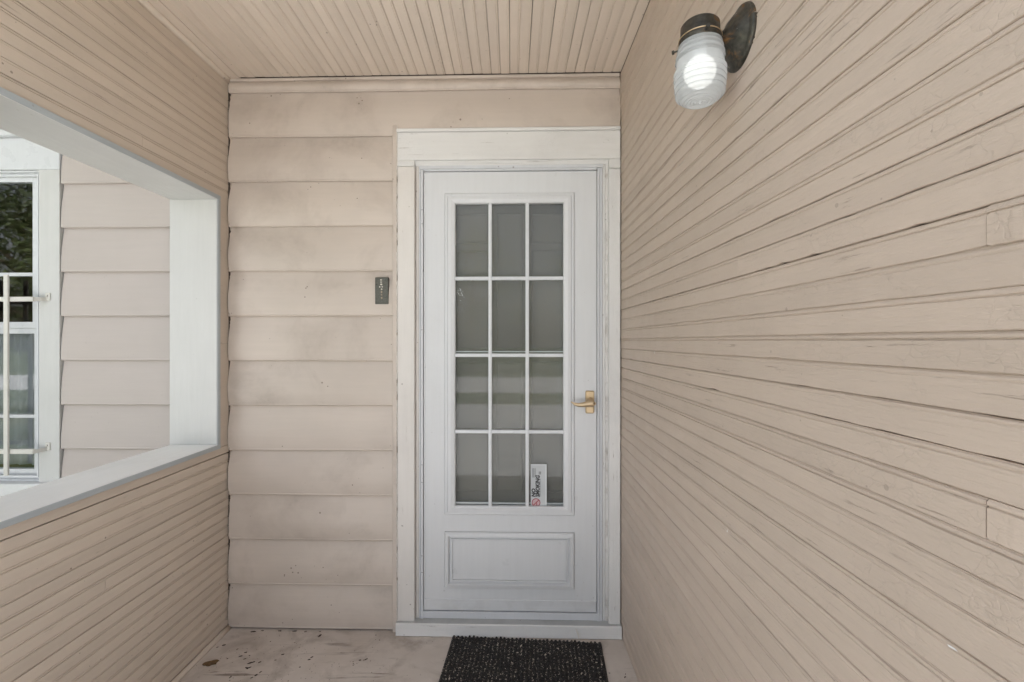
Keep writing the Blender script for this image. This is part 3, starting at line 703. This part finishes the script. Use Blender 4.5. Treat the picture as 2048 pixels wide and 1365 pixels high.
# handle
hu, hzc = pu(1179), pz(1179, 804)
hd = part('handle', MB().box(hu - 0.0205, hu + 0.0205, YD - 0.010, YD - 0.0002, hzc - 0.053, hzc + 0.053, 0.005), 'brass', sdoor)
part('rose', MB().lathe([(0.0185, YD - 0.009), (0.0185, YD - 0.016), (0.015, YD - 0.024), (0.012, YD - 0.034), (0.011, YD - 0.040)], (hu, 0, hzc + 0.004), 'y', 24), 'brass', hd, sdoor)
mb = MB(); pts, rad = [], []
for k in range(15):
    t = k / 14; pts.append((hu + 0.010 - 0.103 * t, YD - 0.046 - 0.004 * math.sin(t * 3.14), hzc + 0.0005 - 0.011 * math.sin(t * math.pi * 1.0) * (t ** 0.6) + 0.006 * max(0, t - .75) / .25))
    rad.append(0.0125 * (1 - t) ** 1.5 + 0.0062 * (1 - 0.72 * max(0, t - .8) / .2))
mb.tube(pts, rad, 10, True, 1.0, up=(0, 1, 0)); part('lever', mb, 'brass', hd, sdoor)
part('lock_cylinder', MB().lathe([(0.0095, YD - 0.05), (0.0095, YD - 0.0615), (0.0078, YD - 0.0625)], (hu + 0.010, 0, hzc), 'y', 20), 'brass', hd, sdoor)
part('keyhole', MB().lathe([(0.0062, YD - 0.061), (0.0062, YD - 0.0632), (0.0015, YD - 0.0636)], (hu + 0.010, 0, hzc), 'y', 16), 'brass_dark', hd, sdoor)

# inner door behind the glass
idr = wall_thing('inner_door', 'dull taupe inner door dimly seen behind the glass panes', 'door', ((uDL + uDR) / 2, -0.08, zt_))
ID0 = 0.075
part('leaf', MB().box(uDL + 0.006, uDR - 0.006, ID0, ID0 + 0.045, zt_ + 0.003, zDT + 0.02), 'inner_door', idr)
um = (gx0 + gx1) / 2
for (a, b) in ((gx0 - 0.01, pu(976)), (pu(990), pu(1046)), (pu(1062), gx1 + 0.01)):
    for (c, d) in (((418, 482), (494, 700)) if not (a > um - 0.1 and b < um + 0.1) else ((418, 700),)) + ((725, 995),):
        mb = MB(); rr = (a, b, pz(1020, d), pz(1020, c)); mb.frame([(*rr, ID0 + 0.0005), (*rr, ID0 - 0.004), (*ins(rr, 0.006), ID0 - 0.008), (*ins(rr, 0.014), ID0 - 0.004)])
        qq = ins(rr, 0.014); mb.quad((qq[0], ID0 - 0.004, qq[2]), (qq[1], ID0 - 0.004, qq[2]), (qq[1], ID0 - 0.004, qq[3]), (qq[0], ID0 - 0.004, qq[3]))
        part('panel', mb, 'inner_door', idr)

# no-smoking sticker inside the lowest right pane
su0, su1, sz0, sz1 = pu(1061.5), pu(1093.5), gz0 + 0.0005, pz(1077, 929.5)
st = wall_thing('no_smoking_sticker', 'pale no smoking sticker turned sideways in the lowest door pane', 'sticker', ((su0 + su1) / 2, 0, sz0))
ys = 0.0050
part('paper', MB().box(su0, su1, ys, ys + 0.0012, sz0, sz1), 'sticker_edge', st)
part('print_field', MB().box(su0 + 0.0015, su1 - 0.007, ys - 0.0004, ys, sz0 + 0.001, sz1 - 0.005), 'sticker', st)
def text_part(s, size, u, z, parent, m='black', shear=0.0, bold=0.0, sx=1.0):
    cu = bpy.data.curves.new('lettering', 'FONT'); cu.body = s; cu.size = size; cu.shear = shear; cu.offset = bold; cu.resolution_u = 2
    to = bpy.data.objects.new('lettering', cu); col.objects.link(to)
    dg = bpy.context.evaluated_depsgraph_get(); dg.update(); me = bpy.data.meshes.new_from_object(to.evaluated_get(dg))
    bpy.data.objects.remove(to)
    b = BASE[parent.name]
    # text x -> wall z (upwards), text y -> wall -u
    for v in me.vertices:
        x, y, _ = v.co; v.co = (u - y - b[0], ys - 0.0009 - b[1], z + x * sx - b[2])
    me.materials.clear(); me.materials.append(M[m]); return link('lettering', me, parent)
def sp(cx, cy): return su0 + (su1 - su0) * (cx - 245) / (597 - 245), sz1 - (sz1 - sz0) * (cy - 215) / (1165 - 215)   # from the enlarged crop of the sticker
u, z = sp(345, 968); text_part('NO', 0.0245, u, z, st, bold=0.0013, shear=0.15, sx=1.0)
u, z = sp(440, 968); text_part('SMOKING', 0.0265, u, z, st, bold=0.0013, shear=0.15, sx=0.86)
u0_, za = sp(458, 955); _, zb_ = sp(458, 545)
part('rule', MB().box(u0_ - 0.0004, u0_ + 0.0006, ys - 0.0009, ys - 0.0005, za, zb_), 'black', st)
for cx in (285, 303, 322, 348):
    ua_, za = sp(cx, 520 if cx != 348 else 500); _, zb_ = sp(cx, 305)
    part('fine_print', MB().box(ua_ - 0.0006, ua_ + 0.0008, ys - 0.0009, ys - 0.0005, za, zb_), 'black', st)
for cx in (428, 447, 464):
    ua_, za = sp(cx, 450); _, zb_ = sp(cx, 380)
    part('fine_print', MB().box(ua_ - 0.0008, ua_ + 0.0010, ys - 0.0009, ys - 0.0005, za, zb_), 'black', st)
uc, zc = sp(362, 1097); rr_ = 0.0205
mb = MB()
mb.grid([[(uc + r * math.cos(a * math.pi / 20), ys - 0.0009, max(gz0 + 0.0004, zc + r * math.sin(a * math.pi / 20))) for a in range(41)] for r in (rr_, rr_ * 0.82)])
d = rr_ * 0.85 * 0.707; e = 0.0014
mb.quad((uc - d - e, ys - 0.0010, max(gz0 + .0004, zc - d + e)), (uc - d + e, ys - 0.0010, max(gz0 + .0004, zc - d - e)), (uc + d + e, ys - 0.0010, zc + d - e), (uc + d - e, ys - 0.0010, zc + d + e))
mb.quad((uc + .001, ys - 0.00105, zc - 0.001), (uc + .004, ys - 0.00105, zc + 0.001), (uc + .0055, ys - 0.00105, gz0 + .0004), (uc + .001, ys - 0.00105, gz0 + .0004))
part('prohibition_ring', mb, 'red', st)
mb = MB(); mb.v = [(uc + rr_ * .82 * math.cos(a * math.pi / 16), ys - 0.0007, max(gz0 + 0.0004, zc + rr_ * .82 * math.sin(a * math.pi / 16))) for a in range(32)]; mb.f = [tuple(range(32))]; mb.sm = [False]
part('ring_field', mb, 'pinkink', st)

# small plaque on the siding
pu0, pu1, pz0, pz1 = pu(751.5, .02), pu(778, .02), pz(765, 609, .02), pz(765, 555.5, .02)
pq = wall_thing('wall_plaque', 'small dark metal plaque with a column of pale beads beside door casing', 'plaque', ((pu0 + pu1) / 2, 0, pz0)); pq.location = wallpt((pu0 + pu1) / 2, 0.0075, pz0)
part('plate', MB().box(pu0, pu1, -0.021, -0.008, pz0, pz1, 0.002), 'pewter', pq)
part('rim', MB().frame([(pu0 + .001, pu1 - .001, pz0 + .001, pz1 - .001, -0.0205), (pu0 + .0015, pu1 - .0015, pz0 + .0015, pz1 - .0015, -0.0228), (pu0 + .004, pu1 - .004, pz0 + .004, pz1 - .004, -0.0228), (pu0 + .005, pu1 - .005, pz0 + .005, pz1 - .005, -0.0205)]), 'pewter', pq)
def qp(cx, cy): return pu0 + (pu1 - pu0) * (cx - 388) / (730 - 388), pz1 - (pz1 - pz0) * (cy - 313) / (985 - 313)
for (cx, cy, rx, rz, m_) in ((547, 380, .0048, .0032, 'bead'), (547, 434, .0048, .0028, 'bead'), (550, 492, .0050, .0042, 'bead'), (511, 556, .0034, .0034, 'bead'), (574, 552, .0036, .0030, 'bead'),
                             (558, 612, .0042, .0030, 'bead'), (558, 680, .0042, .0058, 'bead_tan'), (560, 752, .0042, .0040, 'bead_tan'), (562, 830, .0042, .0056, 'bead_tan')):
    u, z = qp(cx, cy); mb = MB()
    bm = bmesh.new(); bmesh.ops.create_uvsphere(bm, u_segments=10, v_segments=6, radius=1)
    for v in bm.verts: v.co = Vector((u + v.co.x * rx, -0.0212 + v.co.y * 0.003, z + v.co.z * rz))
    mb.add_bm(bm, True); bm.free(); part('bead', mb, m_, pq)
for (cx, cy) in ((452, 380), (668, 380), (700, 640), (405, 928), (690, 930), (655, 828)):
    u, z = qp(cx, cy); part('screw_hole', MB().lathe([(0.0016, -0.0206), (0.0016, -0.0214), (0.0004, -0.0215)], (u, 0, z), 'y', 8), 'black', pq)
for (cx, sgn) in ((425, 1), (640, 1)):
    u, z = qp(cx, 497); mb = MB(); mb.quad((u - .0022, -0.0212, z), (u + .0026, -0.0212, z - .005), (u + .0012, -0.0212, z), (u + .0026, -0.0212, z + .005)); part('cut_out', mb, 'black', pq)

# ------------------------------------------------------------------ window beyond the partition
wd = wall_thing('window', 'white framed sash window in siding behind security bars', 'window', ((UWL + UWR) / 2, 0, pz(100, 1000)))
cz0, cz1, chz = pz(100, 962), pz(100, 343), pz(100, 280)
c1 = pu(86.5)
part('head_casing', MB().box(UWL, UWR, -0.022, 0.006, cz1 + .0006, chz, 0.002), 'vinyl', wd)
part('head_cap', MB().box(UWL - 0.02, UWR + 0.004, -0.050, 0.006, chz + .0006, pz(60, 268), 0.003), 'vinyl', wd)
part('casing', MB().box(c1, UWR - .0005, -0.021, 0.006, cz0, cz1, 0.002), 'lining_v_dimmed', wd)
wl_ = UWL + (UWR - c1)
part('casing', MB().box(UWL + .0005, wl_, -0.021, 0.006, cz0, cz1, 0.002), 'lining_v_dimmed', wd)
part('sill', MB().box(UWL - 0.02, UWR + 0.01, -0.05, 0.03, pz(60, 988), cz0 - .0006, 0.004), 'lining', wd)
part('sill_apron', MB().box(UWL, UWR, -0.019, 0.006, pz(60, 1030), pz(60, 988) - .0006, 0.003), 'lining', wd)
fr = (wl_ + .0006, c1 - .0006, cz0 + .0006, cz1 - .0006)
mb = MB(); mb.frame([(*fr, 0.0), (*fr, -0.010), (*ins(fr, 0.008), -0.010), (*ins(fr, 0.008), 0.004), (*ins(fr, 0.017), 0.004), (*ins(fr, 0.017), -0.006), (*ins(fr, 0.025), -0.006), (*ins(fr, 0.026), 0.012)])
part('outer_frame', mb, 'vinyl', wd)
gfx0, gfx1 = fr[0] + 0.026, fr[1] - 0.026
gxr = pu(64.5, -0.01); gxl = gfx0 + (gfx1 - gxr)
def sash(z0, z1, zr, y, glass_y):
    s_ = part('sash', MB().plate(gfx0, gfx1, z0, z1, y, y + 0.03, [(gxl, gxr, z0 + 0.03, zr - 0.008), (gxl, gxr, zr + 0.008, z1 - 0.026)]), 'vinyl', wd)
    for (a, b) in ((z0 + 0.028, zr - 0.006), (zr + 0.006, z1 - 0.024)):
        part('pane', MB().quad((gxl - .002, glass_y, a), (gxr + .002, glass_y, a), (gxr + .002, glass_y, b), (gxl - .002, glass_y, b)), 'win_glass', s_, wd)
zm = pz(60, 655, -.01)
sash(zm - 0.004, fr[3] - 0.02, pz(60, 549, -.01), 0.012, 0.022)
sash(fr[2] + 0.02, zm - 0.0045, pz(60, 833, -.02), 0.020, 0.032)
wr = thing('window_room', 'dim brown room with grey sheer curtain behind the barred window', 'room', wallpt((UWL + UWR) / 2, -0.2, cz0), rz=-TH); BASE[wr.name] = ((UWL + UWR) / 2, 0.2, cz0)
mb = MB(); a0, a1, b0, b1 = UWL - 0.3, UWR + 0.2, cz0 - 0.2, cz1 + 0.2
mb.quad((a0, 1.6, b0), (a1, 1.6, b0), (a1, 1.6, b1), (a0, 1.6, b1)); mb.quad((a0, .165, b0), (a0, 1.6, b0), (a0, 1.6, b1), (a0, .165, b1)); mb.quad((a1, .165, b0), (a1, 1.6, b0), (a1, 1.6, b1), (a1, .165, b1))
mb.quad((a0, .165, b0), (a1, .165, b0), (a1, 1.6, b0), (a0, 1.6, b0)); mb.quad((a0, .165, b1), (a1, .165, b1), (a1, 1.6, b1), (a0, 1.6, b1))
part('room_shell', mb, 'room', wr)
rows = []
for k in range(60):
    u = UWL + 0.08 + (UWR - UWL - 0.16) * k / 59; rows.append([(u, 0.10 + 0.010 * math.sin(k * 1.3) + 0.004 * math.sin(k * .47), z) for z in (cz0 + 0.05, zm + 0.02)])
part('curtain', MB().grid(rows, True), 'curtain', wr)

gd = wall_thing('window_guard', 'cream steel security bars bolted across the sash window', 'window bars', ((UWL + UWR) / 2, 0.02, pz(15, 950, .07)))
GW = 0.062
for py in (599, 903):
    z = pz(15, py, GW)
    part('cross_bar', MB().box(UWL + 0.04, pu(70, GW), -GW - 0.008, -GW + 0.008, z - 0.011, z + 0.011, 0.002), 'bars', gd)
    for sgn, ux, uc_ in ((1, pu(70, GW), pu(93, .03)), (-1, UWL + 0.04, UWL + 0.02)):
        mb = MB(); a = Vector((ux, -GW, z)); b = Vector((uc_, -0.0215, z + 0.003))
        mb.grid([[(p.x, p.y - t, p.z - hh) for (t, hh) in ((-.003, -.009), (.003, -.009), (.003, .009), (-.003, .009))] for p in (a, (a + b) / 2 + Vector((0.002 * sgn, 0, 0)), b)], False, closed=True, caps=True)
        br = part('bracket', mb, 'bars', gd)
        part('bracket_plate', MB().box(uc_ - 0.011, uc_ + 0.013, -0.026, -0.0208, z - 0.004, z + 0.034, 0.002), 'bars', gd)
        part('bolt', MB().lathe([(0.006, -0.0255), (0.006, -0.029), (0.003, -0.0305)], (uc_ - 0.001, 0, z + 0.019), 'y', 10), 'bars', gd)
u = pu(15.5, GW + .01)
while u > UWL + 0.08:
    part('upright_bar', MB().box(u - 0.0105, u + 0.0105, -GW - 0.0185, -GW - 0.0082, pz(15, 950, GW), pz(15, 551, GW), 0.002), 'bars', gd); u -= 0.125

# ------------------------------------------------------------------ wall lamp
lp = thing('wall_lamp', 'weathered bronze jelly jar wall lamp with lit ribbed glass', 'lamp', (XR, 1.005, H + 0.53))
LY, LZ = 1.005, H + 0.668; LX = 0.415
mb = MB(); mb.lathe([(0.066, XR + 0.004), (0.066, XR - 0.004), (0.064, XR - 0.008), (0.058, XR - 0.0085), (0.055, XR - 0.012), (0.047, XR - 0.020), (0.034, XR - 0.030), (0.020, XR - 0.037), (0.015, XR - 0.042)], (0, LY, LZ), 'x', 40)
part('back_plate', mb, 'bronze', lp)
part('arm', MB().tube([(XR - 0.038, LY, LZ), (XR - 0.05, LY, LZ + .001), (LX + 0.03, LY, LZ + 0.004)], [0.016, 0.013, 0.013], 14, True), 'bronze', lp)
cz = LZ - 0.012
mb = MB(); mb.lathe([(0.0445, cz - 0.006), (0.0445, cz + 0.008), (0.0425, cz + 0.010), (0.0415, cz + 0.012), (0.0405, cz + 0.038), (0.037, cz + 0.042), (0.004, cz + 0.044)], (LX, LY, 0), 'z', 40)
part('cap', mb, 'bronze', lp)
part('cap_ring', MB().lathe([(0.0446, cz + 0.0085), (0.0458, cz + 0.0097), (0.0446, cz + 0.011)], (LX, LY, 0), 'z', 40), 'brass', lp)
for a in (2.55, 4.6, 0.4):
    d = Vector((math.cos(a), math.sin(a), 0)); c = Vector((LX, LY, cz + 0.001))
    sw_ = part('thumb_screw', MB().tube([c + d * 0.043, c + d * 0.055, c + d * 0.0555, c + d * 0.060], [0.0018, 0.0018, 0.0045, 0.0045], 8, False), 'bronze', lp)
# ribbed glass, closed below
gt, gb = cz - 0.004, H + 0.527
prof = []
N = 110
for k in range(N + 1):
    t = k / N; z = gt + (gb + 0.012 - gt) * t
    r = 0.0415 + 0.0095 * min(1, t / 0.45) ** 0.8 - 0.004 * max(0, (t - 0.62) / 0.38) ** 1.5
    rib = 0.0042 * (abs(math.cos(math.pi * t * 9.5)) ** 0.5) if t < 0.30 or t > 0.50 else 0.0006
    prof.append((r + rib, z))
r0 = prof[-1][0]
for k in range(1, 41):
    a = k / 40; r = r0 * (1 - a) if a < 1 else 0.0004
    z = gb + 0.012 - 0.012 * math.sin(min(1, a * 2.2) * math.pi / 2) + 0.0009 * math.sin(a * 44)
    if a > 0.9: z -= 0.004 * (a - 0.9) / 0.1
    prof.append((max(r, 0.0006), z))
part('glass_jar', MB().lathe(prof, (LX, LY, 0), 'z', 48), 'lamp_glass', lp)
bz = gt - 0.052
part('socket', MB().lathe([(0.016, gt + 0.010), (0.016, gt - 0.020), (0.010, gt - 0.022)], (LX, LY, 0), 'z', 20), 'sticker', lp)
bp = [(0.033 * math.sin(0.35 + a * (math.pi - 0.37) / 12) + 0.0006, bz - 0.006 + 0.034 * math.cos(0.35 + a * (math.pi - 0.37) / 12)) for a in range(13)]
part('bulb', MB().lathe(bp, (LX, LY, 0), 'z', 24), 'bulb', lp)

# ------------------------------------------------------------------ door mat and litter
mrot = R(-4.0)
mloc = Vector((0.048, 1.84, 0.0)); mw_, md_ = 0.676, 0.46
dm = thing('doormat', 'black ribbed doormat speckled with pale chips below the sill', 'doormat', mloc, rz=mrot)
part_m = lambda n_, mb_, m_, kind=None: tag(link(n_, mb_.mesh(n_, m_), dm), kind=kind)
part_m('base', MB().box(-mw_ / 2, mw_ / 2, -md_ / 2, md_ / 2, 0.0005, 0.006), 'mat')
mb = MB(); rnd = random.Random(5); nr = 38
for i in range(nr):
    x = -mw_ / 2 + mw_ * (i + 0.5) / nr; rows = []
    n = 70
    for k in range(n + 1):
        y = -md_ / 2 + md_ * k / n; h = 0.0125 + rnd.uniform(-0.002, 0.0025) + 0.0015 * math.sin(k * 2.1 + i); xo = x + rnd.uniform(-0.0018, 0.0018); w = 0.0068
        rows.append([(xo - w, y, 0.004), (xo - w * .7, y, h * .8), (xo + rnd.uniform(-.001, .001), y, h), (xo + w * .7, y, h * .8), (xo + w, y, 0.004)])
    mb.grid(rows, False)
part_m('ribs', mb, 'mat', 'stuff')
# pale chips caught in the mat: real flakes
mb = MB(); rnd = random.Random(11)
inv = (Matrix.Translation(mloc) @ Matrix.Rotation(mrot, 4, 'Z'))
for i in range(2100):
    x, y = rnd.uniform(-mw_ / 2, mw_ / 2), rnd.uniform(-md_ / 2, md_ / 2)
    if rnd.random() < 0.75: x = -mw_ / 2 + mw_ * (round((x + mw_ / 2) / mw_ * nr - .5) + .5 + rnd.choice((-.5, .5)) * .8) / nr
    s = rnd.uniform(0.0008, 0.0018) if rnd.random() < 0.96 else rnd.uniform(0.002, 0.0045)
    a = rnd.uniform(0, 6.28) if s > 0.002 else rnd.gauss(1.57, 0.5); l = s * rnd.uniform(1.0, 2.6); z = 0.0128 + rnd.uniform(-0.003, 0.002)
    ca, sa = math.cos(a), math.sin(a); tl = rnd.uniform(-0.5, 0.5) * s
    P = [inv @ Vector((x + ca * l * p - sa * s * q, y + sa * l * p + ca * s * q, z + tl * p + rnd.uniform(0, .0006))) for p, q in ((-1, -.4), (.2, -.9), (1, .1), (-.2, .8))]
    mb.quad(*P)
tag(link('wood_chips', mb.mesh('wood_chips', 'chip')), 'pale wood chips scattered over the black doormat', 'debris', kind='stuff')

def floor_pt(px, py):
    Y = F * H / (py - 682.5); return Vector(((px - 1024) / F * Y, Y, 0))
def flake(mb, c, l, s, a, h, rnd, n=8):
    pts = []
    for k in range(n):
        t = 2 * math.pi * k / n; r = 1 + rnd.uniform(-.3, .25); x, y = l * math.cos(t) * r, s * math.sin(t) * r
        pts.append((c.x + x * math.cos(a) - y * math.sin(a), c.y + x * math.sin(a) + y * math.cos(a), h * (0.4 + 0.6 * abs(math.sin(t * 1.5)))))
    i = len(mb.v); mb.v += pts + [(c.x, c.y, h * 1.15)]
    for k in range(n): mb.f.append((i + k, i + (k + 1) % n, i + n)); mb.sm.append(False)
    j = len(mb.v); mb.v += [(p[0], p[1], 0.0007) for p in pts]
    for k in range(n): mb.f.append((i + k, i + (k + 1) % n, j + (k + 1) % n, j + k)); mb.sm.append(False)
rnd = random.Random(21)
mb = MB(); flake(mb, floor_pt(421, 1328), 0.030, 0.016, 0.35, 0.006, rnd, 16)
tag(link('dead_leaf', mb.mesh('dead_leaf', 'dryleaf')), 'curled brown dead leaf on the floor beside the partition', 'leaf')
mb = MB()
for (px, py, l, a) in ((434.5, 1295.5, .005, .9), (448, 1291, .008, .4), (475, 1299, .004, 1.2), (492, 1305.5, .006, .1), (481.5, 1313, .007, .3), (499, 1312, .004, .3), (490, 1318.5, .006, .4), (455, 1318, .003, .5),
                       (500, 1327, .010, .6), (507, 1325, .008, .8), (520, 1325, .007, .7), (494, 1337, .009, -.5), (499, 1336, .008, .5), (461, 1355, .007, 1.2), (521, 1345, .006, 1.2), (541, 1284, .004, 1), (551, 1321, .004, .3),
                       (512, 1351, .007, .6), (504, 1356, .006, .5), (618, 1320, .007, .3), (624, 1315, .006, .6), (720, 1321, .005, 0), (733, 1319, .006, .4), (507, 1264, .012, .35), (560, 1262.5, .008, .03), (590, 1263, .010, .05), (611, 1264, .007, .4),
                       (640, 1264, .006, .2), (600, 1335, .004, .2), (565, 1310, .006, .4), (752, 1271, .003, 0), (759, 1281, .003, 0), (1250, 1355, .007, 1.1), (1251, 1349, .004, 1.1), (1219, 1347, .003, 0), (640, 1272, .010, .9), (525, 1262, .006, .02)):
    flake(mb, floor_pt(px, py), l, l * rnd.uniform(.28, .5), a + rnd.uniform(-.2, .2), 0.0022, rnd)
for _ in range(150):
    flake(mb, floor_pt(rnd.triangular(380, 860, 470), rnd.uniform(1264, 1420)), rnd.uniform(.0008, .0025), rnd.uniform(.0006, .0013), rnd.uniform(0, 3), 0.0014, rnd, 5)
tag(link('leaf_litter', mb.mesh('leaf_litter', 'litter')), 'dark crumbs of leaf litter strewn along the siding and partition', 'litter', kind='stuff')
a = Vector((0.316 * 0.9, 2.085, 0.062))
p0 = wallpt(pu(1152, sf), sf + 0.001, pz(1152, 1256, sf)); p1 = floor_pt(1158, 1287); p1.z = 0.0125
tag(link('straw', MB().tube([p0, (p0 + p1) / 2 + Vector((0.002, 0, 0.002)), p1], [0.0016, 0.0026, 0.0018], 6).mesh('straw', 'straw')), 'thin pale straw leaning on the sill above the doormat', 'straw')
for i, (px, py, s_, lab) in enumerate(((1197, 1241, .010, 'loose white paint flake lying on the sill near its right corner'), (1217, 1277, .006, 'tiny white paint flake on the floor beside the doormat'))):
    c = floor_pt(px, py) if i else wallpt(pu(px, .03), .03, 0); mb = MB(); zz = 0.0 if i else zt_ - 0.0085
    mb.quad((c.x - s_ * 1.3, c.y - s_ * .5, zz + .001), (c.x + s_ * .8, c.y - s_ * .7, zz + .003), (c.x + s_ * 1.3, c.y + s_ * .4, zz + .004), (c.x - s_, c.y + s_ * .6, zz + .002))
    tag(link('paint_flake', mb.mesh('paint_flake', 'white_chip')), lab, 'paint flake')

# ------------------------------------------------------------------ trees in the yard, seen mirrored in the glass; far pair added to block sky
def tree(loc, h, r, label, seed, n=9000):
    rnd = random.Random(seed); t = thing('yard_tree', label, 'tree', loc, group='trees in the front yard')
    mb = MB(); top = h * 0.62
    mb.tube([(0, 0, -0.05), (0.04, 0.02, h * .2), (-0.05, 0.04, h * .42), (0.03, 0, top)], [0.2, 0.16, 0.12, 0.05], 10)
    tips = []
    for k in range(9):
        a = k * 2.4 + rnd.uniform(-.3, .3); z0 = h * rnd.uniform(.22, .5); l = r * rnd.uniform(.5, .85); e = Vector((math.cos(a) * l, math.sin(a) * l, z0 + l * rnd.uniform(.5, 1.0)))
        mb.tube([(0, 0, z0), Vector((0, 0, z0)).lerp(e, .5) + Vector((0, 0, .12)), e], [0.07, 0.045, 0.015], 6); tips.append(e)
    link('trunk', mb.mesh('trunk', 'bark'), t)
    mb = MB(); clumps = []
    for k in range(46):
        d = Vector((rnd.gauss(0, 1), rnd.gauss(0, 1), rnd.gauss(0, 1))).normalized() * rnd.random() ** 0.4
        clumps.append((Vector((d.x * r, d.y * r, h * .60 + d.z * h * .38)), rnd.uniform(.35, .8) * r * .45))
    for i in range(n):
        c, cr = rnd.choice(clumps); d = Vector((rnd.gauss(0, 1), rnd.gauss(0, 1), rnd.gauss(0, .8))).normalized() * cr * rnd.random() ** .5; p = c + d
        s = rnd.uniform(.035, .08); ax = Vector((rnd.gauss(0, 1), rnd.gauss(0, 1), rnd.gauss(0, 1))).normalized(); b = ax.cross(Vector((rnd.gauss(0, 1), rnd.gauss(0, 1), rnd.gauss(0, 1)))).normalized()
        mb.quad(p - ax * s, p + b * s * .45, p + ax * s, p - b * s * .45)
    link('crown', mb.mesh('crown', 'leaf'), t)
tree((-9.0, -4.2, -0.5), 6.5, 2.4, 'broad leafy tree on the lawn mirrored in the sash window', 31)
tree((-13.5, -7.5, -0.5), 8.0, 3.0, 'tall leafy tree behind the tree mirrored in the sash window', 32)
tree((-3.5, -22.0, -0.5), 8.5, 3.6, 'wide leafy tree added across the road to block sky, facing the storm door', 33)
tree((4.5, -23.0, -0.5), 9.0, 3.8, 'tall leafy tree added across the road to block sky beside the wide one', 34)
